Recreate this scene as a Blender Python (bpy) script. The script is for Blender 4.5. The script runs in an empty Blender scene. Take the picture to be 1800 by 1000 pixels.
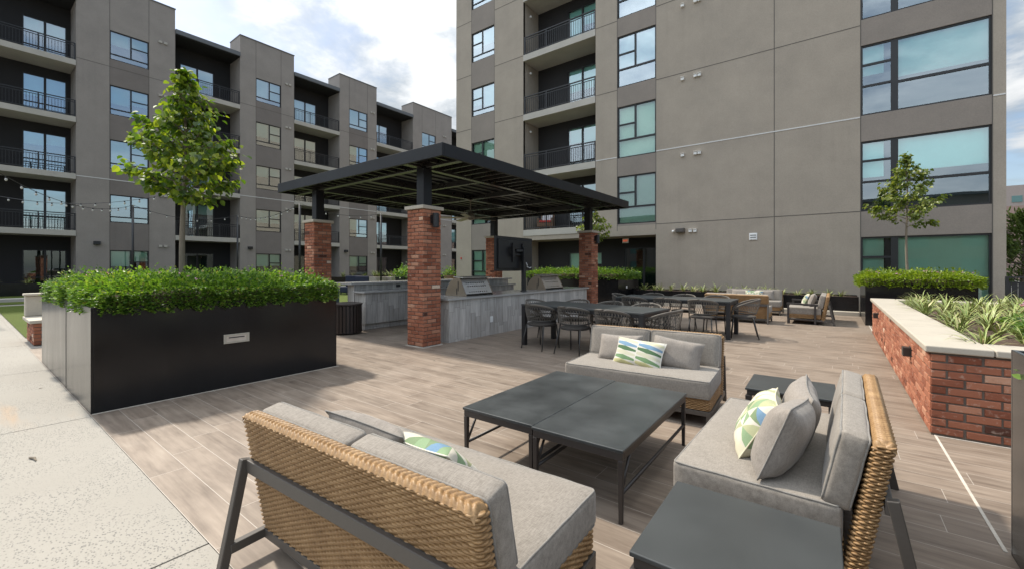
import bpy, bmesh, math, random
import numpy as np
from mathutils import Vector, Matrix
random.seed(7); RNG = np.random.default_rng(7)
R = math.radians
C = bpy.context.scene.collection
scene = bpy.context.scene

# ------------------------------------------------------------------ camera
cam_d = bpy.data.cameras.new('camera'); cam = bpy.data.objects.new('camera', cam_d); C.objects.link(cam)
cam.location = (0, 0, 1.45)
cam.rotation_euler = (R(90), 0, R(37.2))
cam_d.sensor_fit = 'HORIZONTAL'; cam_d.sensor_width = 36.0; cam_d.lens = 746/1800*36
cam_d.shift_y = -30.5/1800
cam_d.clip_start = 0.05; cam_d.clip_end = 3000
scene.camera = cam

# ------------------------------------------------------------------ sky, sun, exposure
SUN_EL, SUN_AZ = R(52), math.atan2(-1.0, -0.006)      # azimuth measured from +Y towards +X
w = bpy.data.worlds.new('World'); scene.world = w; w.use_nodes = True
nt = w.node_tree; nt.nodes.clear()
def N(t, kind, **kw):
    n = t.nodes.new(kind)
    for k, v in kw.items(): setattr(n, k, v)
    return n
out = N(nt, 'ShaderNodeOutputWorld'); bg = N(nt, 'ShaderNodeBackground'); bg.inputs['Strength'].default_value = 0.10
sky = N(nt, 'ShaderNodeTexSky', sky_type='NISHITA', sun_disc=False, sun_elevation=SUN_EL, sun_rotation=SUN_AZ, air_density=1.0, dust_density=1.5, ozone_density=1.0)
tc = N(nt, 'ShaderNodeTexCoord'); sep = N(nt, 'ShaderNodeSeparateXYZ'); nt.links.new(tc.outputs['Generated'], sep.inputs[0])
def wm(op, a, b=None, c=None):
    n = N(nt, 'ShaderNodeMath', operation=op)
    for i, v in enumerate((a, b, c)):
        if v is None: continue
        if isinstance(v, (int, float)): n.inputs[i].default_value = v
        else: nt.links.new(v, n.inputs[i])
    return n.outputs[0]
# clouds lie on a flat layer overhead: project the view direction onto it
zc = wm('ADD', wm('MAXIMUM', sep.outputs['Z'], 0.0), 0.16)
cmb = N(nt, 'ShaderNodeCombineXYZ')
nt.links.new(wm('DIVIDE', sep.outputs['X'], zc), cmb.inputs[0]); nt.links.new(wm('DIVIDE', sep.outputs['Y'], zc), cmb.inputs[1])
def wnoise(scale, detail, off, rough=0.55, dist=0.0):
    m = N(nt, 'ShaderNodeMapping'); m.inputs['Location'].default_value = off; nt.links.new(cmb.outputs[0], m.inputs[0])
    n = N(nt, 'ShaderNodeTexNoise'); n.inputs['Scale'].default_value = scale; n.inputs['Detail'].default_value = detail
    n.inputs['Roughness'].default_value = rough; n.inputs['Distortion'].default_value = dist
    nt.links.new(m.outputs[0], n.inputs['Vector']); return n.outputs['Fac']
big = wnoise(0.75, 7, (3.1, 1.7, 0), 0.58, 0.3)
fine = wnoise(1.9, 8, (7.7, 4.2, 1), 0.6, 0.2)
cover = N(nt, 'ShaderNodeMapRange'); cover.interpolation_type = 'SMOOTHSTEP'
nt.links.new(wm('ADD', wm('MULTIPLY', big, 0.7), wm('MULTIPLY', fine, 0.3)), cover.inputs[0])
cover.inputs[1].default_value = 0.40; cover.inputs[2].default_value = 0.53
shade = N(nt, 'ShaderNodeMapRange'); shade.interpolation_type = 'SMOOTHSTEP'; nt.links.new(wm('ADD', wm('MULTIPLY', fine, 0.6), wm('MULTIPLY', big, 0.4)), shade.inputs[0])
shade.inputs[1].default_value = 0.44; shade.inputs[2].default_value = 0.585
ccol = N(nt, 'ShaderNodeMix', data_type='RGBA'); nt.links.new(shade.outputs[0], ccol.inputs[0])
ccol.inputs[6].default_value = (2.55, 2.9, 3.15, 1); ccol.inputs[7].default_value = (6.6, 6.6, 6.5, 1)
soft = N(nt, 'ShaderNodeMapRange'); soft.interpolation_type = 'SMOOTHSTEP'; nt.links.new(sep.outputs['Y'], soft.inputs[0])      # thin even veil in the south
soft.inputs[1].default_value = 0.10; soft.inputs[2].default_value = -0.35; soft.inputs[3].default_value = 0.0; soft.inputs[4].default_value = 0.72
cveil = N(nt, 'ShaderNodeMix', data_type='RGBA'); nt.links.new(soft.outputs[0], cveil.inputs[0]); nt.links.new(ccol.outputs[2], cveil.inputs[6]); cveil.inputs[7].default_value = (4.4, 4.95, 5.5, 1)
# overcast luminance: brighter towards the zenith
lum = wm('MULTIPLY_ADD', wm('MAXIMUM', sep.outputs['Z'], 0.0), 1.45, 0.42)
south = N(nt, 'ShaderNodeMapRange'); south.interpolation_type = 'SMOOTHSTEP'; nt.links.new(sep.outputs['Y'], south.inputs[0])      # southern sky, out of view, brightened to add fill on the facades
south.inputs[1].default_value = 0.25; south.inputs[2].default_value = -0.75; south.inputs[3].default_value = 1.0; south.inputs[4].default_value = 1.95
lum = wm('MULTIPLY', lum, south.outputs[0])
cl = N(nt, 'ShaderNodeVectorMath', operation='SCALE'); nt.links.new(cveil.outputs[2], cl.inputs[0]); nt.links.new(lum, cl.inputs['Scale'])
mix = N(nt, 'ShaderNodeMix', data_type='RGBA'); east = N(nt, 'ShaderNodeMapRange'); east.interpolation_type = 'SMOOTHSTEP'; nt.links.new(sep.outputs['X'], east.inputs[0])      # clearer, bluer sky in the east
east.inputs[1].default_value = 0.15; east.inputs[2].default_value = 0.85; east.inputs[3].default_value = 1.0; east.inputs[4].default_value = 0.45
nt.links.new(wm('MULTIPLY', wm('MULTIPLY_ADD', cover.outputs[0], 0.72, 0.20), east.outputs[0]), mix.inputs[0])
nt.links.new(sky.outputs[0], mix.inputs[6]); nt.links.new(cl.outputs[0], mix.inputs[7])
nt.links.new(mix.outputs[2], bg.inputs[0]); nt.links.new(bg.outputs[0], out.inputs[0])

sun_d = bpy.data.lights.new('sun', 'SUN'); sun = bpy.data.objects.new('sun', sun_d); C.objects.link(sun)
sun_d.energy = 2.7; sun_d.angle = R(3.0); sun_d.color = (1.0, 0.93, 0.82)
sdir = Vector((math.sin(SUN_AZ)*math.cos(SUN_EL), math.cos(SUN_AZ)*math.cos(SUN_EL), math.sin(SUN_EL)))
sun.rotation_euler = sdir.to_track_quat('Z', 'Y').to_euler(); sun.location = sdir*40
scene.view_settings.view_transform = 'Standard'; scene.view_settings.look = 'None'
scene.view_settings.exposure = 0.95; scene.view_settings.gamma = 1.0; scene.view_settings.use_curve_mapping = False
try:
    scene.cycles.max_bounces = 8; scene.cycles.transparent_max_bounces = 12
except Exception: pass

# ------------------------------------------------------------------ materials
def newmat(name):
    m = bpy.data.materials.new(name); m.use_nodes = True; t = m.node_tree; t.nodes.clear()
    o = N(t, 'ShaderNodeOutputMaterial'); return m, t, o
class G:      # tiny node-math helper bound to one tree
    def __init__(s, t): s.t = t
    def put(s, sock, v):
        if isinstance(v, (int, float, tuple)): sock.default_value = v
        else: s.t.links.new(v, sock)
    def m(s, op, a, b=0.0, c=0.0):
        n = N(s.t, 'ShaderNodeMath', operation=op)
        for i, v in enumerate((a, b, c)): s.put(n.inputs[i], v)
        return n.outputs[0]
    def xyz(s, v): n = N(s.t, 'ShaderNodeSeparateXYZ'); s.t.links.new(v, n.inputs[0]); return n.outputs
    def comb(s, a, b, c):
        n = N(s.t, 'ShaderNodeCombineXYZ')
        for i, v in enumerate((a, b, c)): s.put(n.inputs[i], v)
        return n.outputs[0]
    def noise(s, vec, scale, detail=3, rough=0.55):
        n = N(s.t, 'ShaderNodeTexNoise'); s.t.links.new(vec, n.inputs['Vector'])
        n.inputs['Scale'].default_value = scale; n.inputs['Detail'].default_value = detail; n.inputs['Roughness'].default_value = rough
        return n.outputs['Fac']
    def white(s, vec): n = N(s.t, 'ShaderNodeTexWhiteNoise', noise_dimensions='3D'); s.t.links.new(vec, n.inputs['Vector']); return n.outputs['Value'], n.outputs['Color']
    def mr(s, v, a, b, c=0.0, d=1.0, smooth=False):
        n = N(s.t, 'ShaderNodeMapRange'); s.put(n.inputs[0], v)
        if smooth: n.interpolation_type = 'SMOOTHSTEP'
        for i, x in enumerate((a, b, c, d)): s.put(n.inputs[i+1], x)
        return n.outputs[0]
    def mixc(s, f, a, b, blend='MIX'):
        n = N(s.t, 'ShaderNodeMix', data_type='RGBA', blend_type=blend); s.put(n.inputs[0], f)
        s.put(n.inputs[6], a if not isinstance(a, tuple) else (*a[:3], 1)); s.put(n.inputs[7], b if not isinstance(b, tuple) else (*b[:3], 1)); return n.outputs[2]
    def ramp(s, v, stops, const=False):
        n = N(s.t, 'ShaderNodeValToRGB'); s.put(n.inputs[0], v); cr = n.color_ramp
        if const: cr.interpolation = 'CONSTANT'
        while len(cr.elements) < len(stops): cr.elements.new(0.5)
        for e, (p, c) in zip(cr.elements, stops): e.position = p; e.color = (*c, 1)
        return n.outputs[0]
    def obj(s): return N(s.t, 'ShaderNodeTexCoord').outputs['Object']
    def uv(s): return N(s.t, 'ShaderNodeTexCoord').outputs['UV']
    def scale(s, v, k):
        n = N(s.t, 'ShaderNodeVectorMath', operation='MULTIPLY'); s.t.links.new(v, n.inputs[0]); n.inputs[1].default_value = k; return n.outputs[0]
    def bsdf(s, o, col, rough, metal=0.0, spec=0.5, h=None, bump=0.3, dist=0.01):
        b = N(s.t, 'ShaderNodeBsdfPrincipled')
        s.put(b.inputs['Base Color'], (*col[:3], 1) if isinstance(col, tuple) else col); s.put(b.inputs['Roughness'], rough)
        b.inputs['Metallic'].default_value = metal; b.inputs['Specular IOR Level'].default_value = spec
        if h is not None:
            bn = N(s.t, 'ShaderNodeBump'); bn.inputs['Strength'].default_value = bump; bn.inputs['Distance'].default_value = dist
            s.t.links.new(h, bn.inputs['Height']); s.t.links.new(bn.outputs[0], b.inputs['Normal'])
        if o is not None: s.t.links.new(b.outputs[0], o.inputs[0])
        return b
def mk(name, col, rough=0.6, metal=0.0, var=0.12, scale=4.0, fine=60.0, fvar=0.08, bump=0.15, dist=0.004, spec=0.5, stretch=(1, 1, 1), rvar=0.1, streak=0.0):
    m, t, o = newmat(name); g = G(t); v = g.scale(g.obj(), stretch)
    a = g.noise(v, scale, 5); b = g.noise(v, fine, 3)
    f = g.m('ADD', g.m('MULTIPLY', g.m('SUBTRACT', a, .5), var*2.4), g.m('MULTIPLY', g.m('SUBTRACT', b, .5), fvar*2.4))
    if streak:
        sk = g.noise(g.scale(g.obj(), (3.2, 3.2, .10)), 1.0, 6, .62); big_ = g.noise(g.obj(), .28, 3)
        f = g.m('SUBTRACT', f, g.m('MULTIPLY', g.m('MULTIPLY', g.mr(sk, .50, .78), g.mr(big_, .38, .62)), streak))
    n = N(t, 'ShaderNodeVectorMath', operation='SCALE'); n.inputs[0].default_value = col; t.links.new(g.m('ADD', f, 1.0), n.inputs['Scale'])
    g.bsdf(o, n.outputs[0], g.m('MULTIPLY_ADD', g.m('SUBTRACT', a, .5), rvar*2, rough), metal, spec, b, bump, dist)
    return m
M = {}
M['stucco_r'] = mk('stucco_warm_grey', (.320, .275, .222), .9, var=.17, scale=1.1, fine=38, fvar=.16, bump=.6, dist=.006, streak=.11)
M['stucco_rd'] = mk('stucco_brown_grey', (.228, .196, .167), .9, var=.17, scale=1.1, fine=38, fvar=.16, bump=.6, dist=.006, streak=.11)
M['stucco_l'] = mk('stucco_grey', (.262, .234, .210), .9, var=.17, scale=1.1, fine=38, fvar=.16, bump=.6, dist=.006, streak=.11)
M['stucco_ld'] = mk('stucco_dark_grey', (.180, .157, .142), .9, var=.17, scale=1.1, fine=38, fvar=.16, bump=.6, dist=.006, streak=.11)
M['joint'] = mk('joint_shadow_grey', (.10, .09, .078), .9)
M['trim'] = mk('white_trim', (.55, .54, .52), .7)
M['slab'] = mk('balcony_concrete', (.40, .375, .33), .85, var=.16, scale=1.3, fine=40)
M['siding'] = mk('black_siding', (.014, .013, .0135), .8, var=.15, scale=1.0, fine=20)
M['black'] = mk('black_metal', (.014, .0142, .0155), .45, var=.1, rvar=.1, bump=.05)
M['frame'] = mk('window_frame_black', (.012, .0125, .0135), .5, bump=.03)
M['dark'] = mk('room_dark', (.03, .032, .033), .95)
M['blind'] = mk('blind_fabric', (.72, .74, .70), .85, var=.04, fine=20, fvar=.03)
M['limestone'] = mk('limestone_cap', (.415, .37, .30), .8, var=.12, scale=2.2, fine=70, fvar=.10, bump=.2, dist=.004)
M['mortar'] = mk('mortar', (.135, .108, .088), .95, var=.2, scale=6, fine=60)
M['counter_top'] = mk('granite_counter', (.36, .35, .335), .22, var=.05, scale=8, fine=160, fvar=.28, bump=0.02)
M['steel'] = mk('stainless_steel', (.62, .60, .57), .36, metal=1.0, var=.08, scale=2, fine=120, fvar=.06, stretch=(1, 8, 1), bump=.03)
M['steel_dark'] = mk('stainless_side', (.33, .27, .21), .40, metal=1.0, var=.15, scale=3, fine=60, bump=.03)
M['table_top'] = mk('charcoal_stone_top', (.042, .0455, .0455), .36, var=.55, scale=3.2, fine=130, fvar=.24, bump=.08, dist=.002, rvar=.16)
M['table_top2'] = mk('plain_charcoal_top', (.043, .046, .0455), .44, var=.22, scale=3.2, fine=240, fvar=.25, bump=.10, dist=.002)
M['bronze'] = mk('bronze_metal', (.036, .030, .027), .42, var=.1, bump=.05)
M['taupe_frame'] = mk('taupe_frame_metal', (.072, .062, .053), .48, var=.08, bump=.05)
M['pergola_dark'] = mk('pergola_black_paint', (.008, .008, .0095), .45, var=.1, scale=2, bump=.04, spec=.3)
M['pergola_under'] = mk('pergola_gloss_paint', (.016, .014, .012), .28, var=.15, scale=2, bump=.02, spec=1.0)
M['deck_pan'] = mk('roof_deck_black', (.012, .012, .013), .5)
M['rope'] = mk('dark_rope', (.125, .110, .092), .8, var=.2, scale=20, fine=160, fvar=.2, bump=.4, dist=.002)
M['chair_metal'] = mk('chair_metal', (.032, .029, .026), .5)
M['seat_dark'] = mk('seat_sling', (.050, .043, .037), .85, var=.1, fine=140, fvar=.3, bump=.3, dist=.002)
M['soil'] = mk('mulch_soil', (.105, .066, .045), .95, var=.4, scale=14, fine=70, fvar=.5, bump=1, dist=.03)
M['bark'] = mk('tree_bark', (.19, .155, .115), .9, var=.3, scale=9, fine=50, fvar=.25, bump=.6, dist=.01, stretch=(1, 1, .25))
M['white_plate'] = mk('white_plastic', (.72, .72, .70), .5)
M['navy'] = mk('navy_fabric', (.012, .016, .035), .85)
M['grout'] = mk('pale_grout', (.50, .45, .385), .9, var=.35, scale=5, fine=60, fvar=.2)
M['beige_box'] = mk('beige_planter', (.33, .29, .235), .8)
M['terracotta'] = mk('brown_pot', (.20, .13, .085), .8)
M['red'] = mk('red_enamel', (.5, .03, .02), .4)
M['stripe'] = mk('pale_stripe_cloth', (.6, .6, .6), .8)
M['wicker_dark'] = mk('brown_wicker', (.16, .09, .05), .8, fine=100, fvar=.4)
M['bulb'] = mk('frosted_bulb', (.42, .41, .38), .2)
M['bench_conc'] = mk('cast_concrete', (.47, .42, .34), .85, var=.12, scale=2.5, fine=60)
M['bin_brown'] = mk('bin_slat_brown', (.035, .024, .020), .5, var=.2, scale=3)
M['teal'] = mk('teal_grey_enamel', (.05, .085, .095), .25)
M['roof_grey'] = mk('roof_fascia_grey', (.11, .115, .12), .5)
M['bronze_fan'] = mk('brushed_fan_metal', (.24, .205, .16), .4, metal=.6)

def panel_metal(name, col):
    m, t, o = newmat(name); g = G(t); v = g.obj()
    a = g.noise(g.scale(v, (2.2, 2.2, .5)), 2.0, 5); b = g.noise(g.scale(v, (9, 9, .8)), 3.0, 4); c = g.noise(v, 90, 2)
    col2 = g.mixc(g.mr(b, .35, .75), col, tuple(x*1.25+.001 for x in col))
    g.bsdf(o, col2, g.m('MULTIPLY_ADD', a, .18, .10), 0.0, .42, c, .05, .002)
    return m
M['planter'] = panel_metal('planter_black_steel', (.0068, .0070, .0078))
M['planter_grey'] = panel_metal('planter_grey_steel', (.030, .029, .029))

def deck_mat():
    m, t, o = newmat('wood_look_tile'); g = G(t); p = g.obj(); x, y, z = g.xyz(p)
    Wd, L = .2065, 1.22
    yy = g.m('DIVIDE', g.m('SUBTRACT', y, .817), Wd); row = g.m('FLOOR', yy); fy = g.m('MULTIPLY', g.m('FRACT', yy), Wd)
    rn, _ = g.white(g.comb(row, 3.3, 1.0)); xx = g.m('ADD', g.m('DIVIDE', x, L), g.m('MULTIPLY', rn, 7.0)); col = g.m('FLOOR', xx); fx = g.m('MULTIPLY', g.m('FRACT', xx), L)
    wn, wc = g.white(g.comb(row, col, 5.5)); w2, _ = g.white(g.comb(row, col, 9.5))
    e = g.m('MINIMUM', g.m('MINIMUM', fx, g.m('SUBTRACT', L, fx)), g.m('MINIMUM', fy, g.m('SUBTRACT', Wd, fy)))
    grout = g.mr(e, .0012, .0024, 1, 0)
    gv = g.comb(g.m('ADD', g.m('MULTIPLY', x, 1.3), g.m('MULTIPLY', wn, 60)), g.m('MULTIPLY', y, 15), g.m('MULTIPLY', w2, 40))
    gr = g.noise(gv, 1.5, 8, .62)
    bv = g.comb(g.m('ADD', g.m('MULTIPLY', x, 2.2), g.m('MULTIPLY', wn, 31)), g.m('MULTIPLY', y, 5.0), g.m('MULTIPLY', w2, 17))
    bl = g.noise(bv, 1.0, 4, .6)
    f = g.m('ADD', g.m('MULTIPLY', gr, .52), g.m('ADD', g.m('MULTIPLY', bl, .40), .03))
    base = g.ramp(f, [(.30, (.105, .077, .058)), (.43, (.182, .140, .107)), (.55, (.245, .193, .149)), (.72, (.325, .265, .208))])
    tint = g.m('MULTIPLY_ADD', w2, .17, .95)
    n = N(t, 'ShaderNodeVectorMath', operation='SCALE'); t.links.new(base, n.inputs[0]); t.links.new(tint, n.inputs['Scale'])
    # scuffs and dust
    d = g.noise(p, .9, 6, .65); dm = g.mr(d, .56, .76, 0, .28)
    c1 = g.mixc(dm, n.outputs[0], (.36, .31, .26))
    colr = g.mixc(grout, c1, (.43, .38, .325))
    h = g.m('SUBTRACT', g.m('MULTIPLY', gr, .25), grout)
    g.bsdf(o, colr, g.m('MULTIPLY_ADD', bl, .25, .40), 0, .4, h, .35, .0025)
    return m
M['deck'] = deck_mat()
def concrete_mat():
    m, t, o = newmat('exposed_concrete'); g = G(t); p = g.obj()
    v = N(t, 'ShaderNodeTexVoronoi'); t.links.new(g.scale(p, (1.0, 1.7, 1)), v.inputs['Vector']); v.inputs['Scale'].default_value = 56; v.inputs['Randomness'].default_value = 1
    wn, _ = g.white(v.outputs['Position']); pit = g.m('MULTIPLY', g.mr(v.outputs['Distance'], .24, .42, 1, 0), g.mr(wn, .25, .45, 0, 1))
    big = g.noise(p, .8, 6, .6); pitm = g.m('MULTIPLY', pit, g.mr(g.noise(p, 1.6, 4), .38, .55, .15, .9))
    fine = g.noise(p, 140, 3)
    base = g.mixc(big, (.275, .252, .216), (.370, .344, .302))
    base = g.mixc(g.mr(fine, .35, .7, 0, .35), base, (.29, .26, .215))
    x, y, z = g.xyz(p)
    st = g.m('MULTIPLY', g.mr(g.noise(g.scale(p, (.35, 3.0, 1)), 1.4, 4), .52, .70), g.mr(g.m('ABSOLUTE', g.m('SUBTRACT', x, -6.6)), .1, 1.1, 1, 0, True))
    base = g.mixc(g.m('MULTIPLY', st, .75), base, (.44, .29, .17))
    base = g.mixc(g.m('MULTIPLY', pitm, .85), base, (.15, .145, .135))
    g.bsdf(o, base, .85, 0, .3, g.m('SUBTRACT', g.m('MULTIPLY', fine, .3), pitm), .6, .004)
    return m
M['concrete'] = concrete_mat()
def turf_mat():
    m, t, o = newmat('turf_green'); g = G(t); p = g.obj()
    f = g.noise(p, 60, 4); b = g.noise(p, .7, 4)
    c = g.mixc(f, (.035, .062, .008), (.10, .135, .018)); c = g.mixc(g.m('MULTIPLY', b, .5), c, (.11, .12, .03))
    g.bsdf(o, c, .9, 0, .2, f, .8, .02); return m
M['turf'] = turf_mat()
def brick_mat():
    m, t, o = newmat('old_red_brick'); g = G(t); p = g.obj()
    at = N(t, 'ShaderNodeAttribute', attribute_name='brick'); r, gg, bb = g.xyz(at.outputs['Vector'])
    base = g.ramp(r, [(0, (.085, .034, .022)), (.10, (.20, .062, .032)), (.35, (.275, .098, .055)), (.62, (.365, .142, .080)), (.84, (.43, .21, .13)), (.95, (.55, .32, .21)), (1, (.58, .44, .33))])
    n1 = g.noise(p, 26, 5, .65); n2 = g.noise(p, 120, 3); n3 = g.noise(p, 9, 4, .6)
    c = g.mixc(g.mr(n1, .56, .74, 0, .55), base, (.52, .40, .32))       # lime bloom left on the faces
    c = g.mixc(g.mr(n3, .58, .75, 0, .5), c, (.10, .042, .03))
    g.bsdf(o, c, .88, 0, .3, g.m('ADD', g.m('MULTIPLY', n1, .6), g.m('MULTIPLY', n2, .4)), .7, .006); return m
M['brick'] = brick_mat()
def plank_mat():      # vertical wood-look porcelain planks on the counters: x+y runs along the face
    m, t, o = newmat('grey_plank_cladding'); g = G(t); p = g.obj(); x, y, z = g.xyz(p)
    s = g.m('ADD', x, y); Wd, L = .152, .62
    ss = g.m('DIVIDE', s, Wd); row = g.m('FLOOR', ss); fs = g.m('MULTIPLY', g.m('FRACT', ss), Wd)
    rn, _ = g.white(g.comb(row, 1.3, 2.0)); zz = g.m('ADD', g.m('DIVIDE', z, L), g.m('MULTIPLY', rn, 5)); cl_ = g.m('FLOOR', zz); fz = g.m('MULTIPLY', g.m('FRACT', zz), L)
    w1, _ = g.white(g.comb(row, cl_, 4.0))
    e = g.m('MINIMUM', g.m('MINIMUM', fs, g.m('SUBTRACT', Wd, fs)), g.m('MINIMUM', fz, g.m('SUBTRACT', L, fz)))
    gr = g.mr(e, .0012, .0026, 1, 0)
    gn = g.noise(g.comb(g.m('MULTIPLY', s, 22), g.m('MULTIPLY', w1, 30), g.m('ADD', g.m('MULTIPLY', z, 2.0), g.m('MULTIPLY', w1, 50))), 1.3, 7, .6)
    c = g.ramp(gn, [(.3, (.300, .280, .255)), (.5, (.43, .405, .372)), (.7, (.53, .505, .47))])
    n = N(t, 'ShaderNodeVectorMath', operation='SCALE'); t.links.new(c, n.inputs[0]); t.links.new(g.m('MULTIPLY_ADD', w1, .34, .80), n.inputs['Scale'])
    c = g.mixc(g.m('MULTIPLY', gr, .8), n.outputs[0], (.10, .095, .09))
    g.bsdf(o, c, .55, 0, .4, g.m('SUBTRACT', g.m('MULTIPLY', gn, .3), gr), .4, .003); return m
M['plank'] = plank_mat()
def fabric_mat(name, a, b):
    m, t, o = newmat(name); g = G(t); p = g.obj()
    h1 = g.noise(g.scale(p, (1.0, .16, .16)), 190, 3, .7); h2 = g.noise(g.scale(p, (.16, 1.0, 1.0)), 230, 3, .7); big = g.noise(p, 5, 4)
    f = g.m('ADD', g.m('ADD', g.m('MULTIPLY', h1, .48), g.m('MULTIPLY', h2, .40)), g.m('MULTIPLY', big, .12))
    bs = g.bsdf(o, g.mixc(g.mr(f, .36, .64), a, b), .95, 0, .15, f, .5, .0015)
    bs.inputs['Sheen Weight'].default_value = .15; return m
M['fabric'] = fabric_mat('taupe_weave_fabric', (.172, .149, .124), (.310, .276, .236))
M['pillow_gray'] = fabric_mat('greige_linen', (.195, .168, .142), (.300, .265, .230))
M['piping'] = fabric_mat('piping_cord', (.17, .155, .135), (.27, .25, .225))
def pattern_mat(name, nu, nv, seed):
    m, t, o = newmat(name); g = G(t); u, v, _ = g.xyz(g.uv()); uu = g.m('MULTIPLY', u, nu); vv = g.m('MULTIPLY', v, nv)
    fu = g.m('FRACT', uu); fv = g.m('FRACT', vv); iu = g.m('FLOOR', uu); iv = g.m('FLOOR', vv)
    par = g.m('MODULO', g.m('ADD', iu, iv), 2.0); fu2 = g.m('ABSOLUTE', g.m('SUBTRACT', par, fu)); tri = g.m('GREATER_THAN', fu2, fv)
    wv, _ = g.white(g.comb(g.m('ADD', iu, seed), g.m('MULTIPLY', iv, 2.7), g.m('ADD', tri, .5)))
    c = g.ramp(wv, [(0, (.52, .48, .39)), (.20, (.12, .19, .08)), (.33, (.54, .50, .42)), (.45, (.33, .34, .18)), (.58, (.55, .51, .36)), (.70, (.09, .20, .32)), (.76, (.62, .58, .48)), (.86, (.17, .27, .13)), (.94, (.42, .45, .27))], True)
    h = g.noise(g.obj(), 240, 2); c = g.mixc(g.m('MULTIPLY', h, .25), c, (.6, .57, .5))
    g.bsdf(o, c, .9, 0, .2, h, .3, .001); return m
def band_mat(name):
    m, t, o = newmat(name); g = G(t); u, v, _ = g.xyz(g.uv())
    fu = g.m('FRACT', g.m('MULTIPLY', u, 2.0)); iu = g.m('FLOOR', g.m('MULTIPLY', u, 2.0))
    s = g.m('ADD', g.m('MULTIPLY', v, 6.0), g.m('MULTIPLY', g.m('SUBTRACT', fu, .5), .75)); k = g.m('FLOOR', s); fs = g.m('FRACT', s)
    lens = g.m('GREATER_THAN', g.m('MULTIPLY', g.m('SUBTRACT', 1.0, g.m('ABSOLUTE', g.m('SUBTRACT', g.m('MULTIPLY', fs, 2.0), 1.0))), 1.0), g.m('MULTIPLY', g.m('ABSOLUTE', g.m('SUBTRACT', fu, .45)), 1.1))
    wv, _ = g.white(g.comb(0.0, k, 1.7))
    c = g.ramp(g.m('DIVIDE', g.m('ADD', k, .5), 7.0), [(0, (.46, .43, .22)), (.15, (.15, .24, .12)), (.29, (.48, .46, .34)), (.43, (.085, .15, .075)), (.57, (.17, .27, .37)), (.71, (.52, .49, .33)), (.86, (.30, .37, .22))], True)
    c = g.mixc(lens, (.56, .53, .46), c)
    seam = g.m('LESS_THAN', g.m('ABSOLUTE', g.m('SUBTRACT', g.m('FRACT', g.m('ADD', g.m('MULTIPLY', u, 2.0), .5)), .5)), .018)
    c = g.mixc(seam, c, (.60, .57, .50)); h = g.noise(g.obj(), 240, 2)
    g.bsdf(o, c, .9, 0, .2, h, .3, .001); return m
M['pattern'] = pattern_mat('triangle_print', 7, 5, 3.0); M['pattern2'] = pattern_mat('triangle_print_pale', 6, 4, 8.0); M['band'] = band_mat('banded_print')
def wicker_mat():
    m, t, o = newmat('honey_wicker'); g = G(t); p = g.obj(); x, y, z = g.xyz(p)
    r = g.noise(g.scale(p, (.22, .22, 1)), 70, 3); n = g.noise(g.scale(p, (.3, 1, 1)), 160, 3); b = g.noise(p, 7, 3)
    f = g.m('ADD', g.m('ADD', g.m('MULTIPLY', r, .35), g.m('MULTIPLY', n, .35)), g.m('MULTIPLY', b, .3))
    c = g.ramp(f, [(.25, (.15, .080, .030)), (.45, (.255, .145, .060)), (.6, (.35, .212, .096)), (.78, (.44, .295, .15))])
    g.bsdf(o, c, .5, 0, .45, n, .25, .001); return m
M['wicker'] = wicker_mat()
def leaf_mat(name, stops, trans=.35, rough=.42):
    m, t, o = newmat(name); g = G(t); ge = N(t, 'ShaderNodeNewGeometry'); r = ge.outputs['Random Per Island']
    c = g.ramp(r, stops); b = g.bsdf(None, c, rough, 0, .5)
    tr = N(t, 'ShaderNodeBsdfTranslucent'); n = N(t, 'ShaderNodeVectorMath', operation='MULTIPLY'); t.links.new(c, n.inputs[0]); n.inputs[1].default_value = (1.7, 1.8, .7); t.links.new(n.outputs[0], tr.inputs[0])
    mx = N(t, 'ShaderNodeMixShader'); mx.inputs[0].default_value = trans; t.links.new(b.outputs[0], mx.inputs[1]); t.links.new(tr.outputs[0], mx.inputs[2]); t.links.new(mx.outputs[0], o.inputs[0]); return m
M['lantana'] = leaf_mat('lantana_leaf', [(0, (.030, .070, .010)), (.30, (.070, .145, .018)), (.65, (.125, .22, .030)), (.94, (.20, .30, .05)), (1, (.28, .26, .07))])
M['lantana_y'] = leaf_mat('lantana_leaf_yellow', [(0, (.085, .14, .010)), (.4, (.15, .215, .016)), (.8, (.22, .285, .028)), (1, (.28, .33, .05))])  # yellower greens than the other lantana
M['leaf'] = leaf_mat('broad_leaf', [(0, (.040, .080, .011)), (.40, (.085, .145, .017)), (.75, (.16, .215, .024)), (1, (.34, .38, .04))], .42, .48)
M['leaf_s'] = leaf_mat('small_tree_leaf', [(0, (.06, .095, .015)), (.5, (.11, .15, .022)), (.85, (.17, .20, .03)), (1, (.24, .25, .05))], .35, .4)
M['pine'] = leaf_mat('pine_needles', [(0, (.06, .10, .025)), (.6, (.12, .17, .04)), (1, (.19, .23, .06))], .2, .6)
M['pink'] = leaf_mat('pink_petals', [(0, (.42, .16, .32)), (.7, (.55, .30, .48)), (1, (.7, .6, .65))], .3, .6)
def blade_mat():
    m, t, o = newmat('variegated_blade'); g = G(t); u, v, _ = g.xyz(g.uv()); ge = N(t, 'ShaderNodeNewGeometry'); r = ge.outputs['Random Per Island']
    e = g.m('ABSOLUTE', g.m('SUBTRACT', u, .5)); c1 = g.mixc(r, (.085, .16, .025), (.19, .27, .06))
    c = g.mixc(g.mr(e, .24, .34), c1, (.44, .44, .16)); c = g.mixc(g.mr(r, .80, .86, 0, .7), c, (.46, .38, .20))
    g.bsdf(o, c, .45, 0, .4); return m
M['blade'] = blade_mat()
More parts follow.
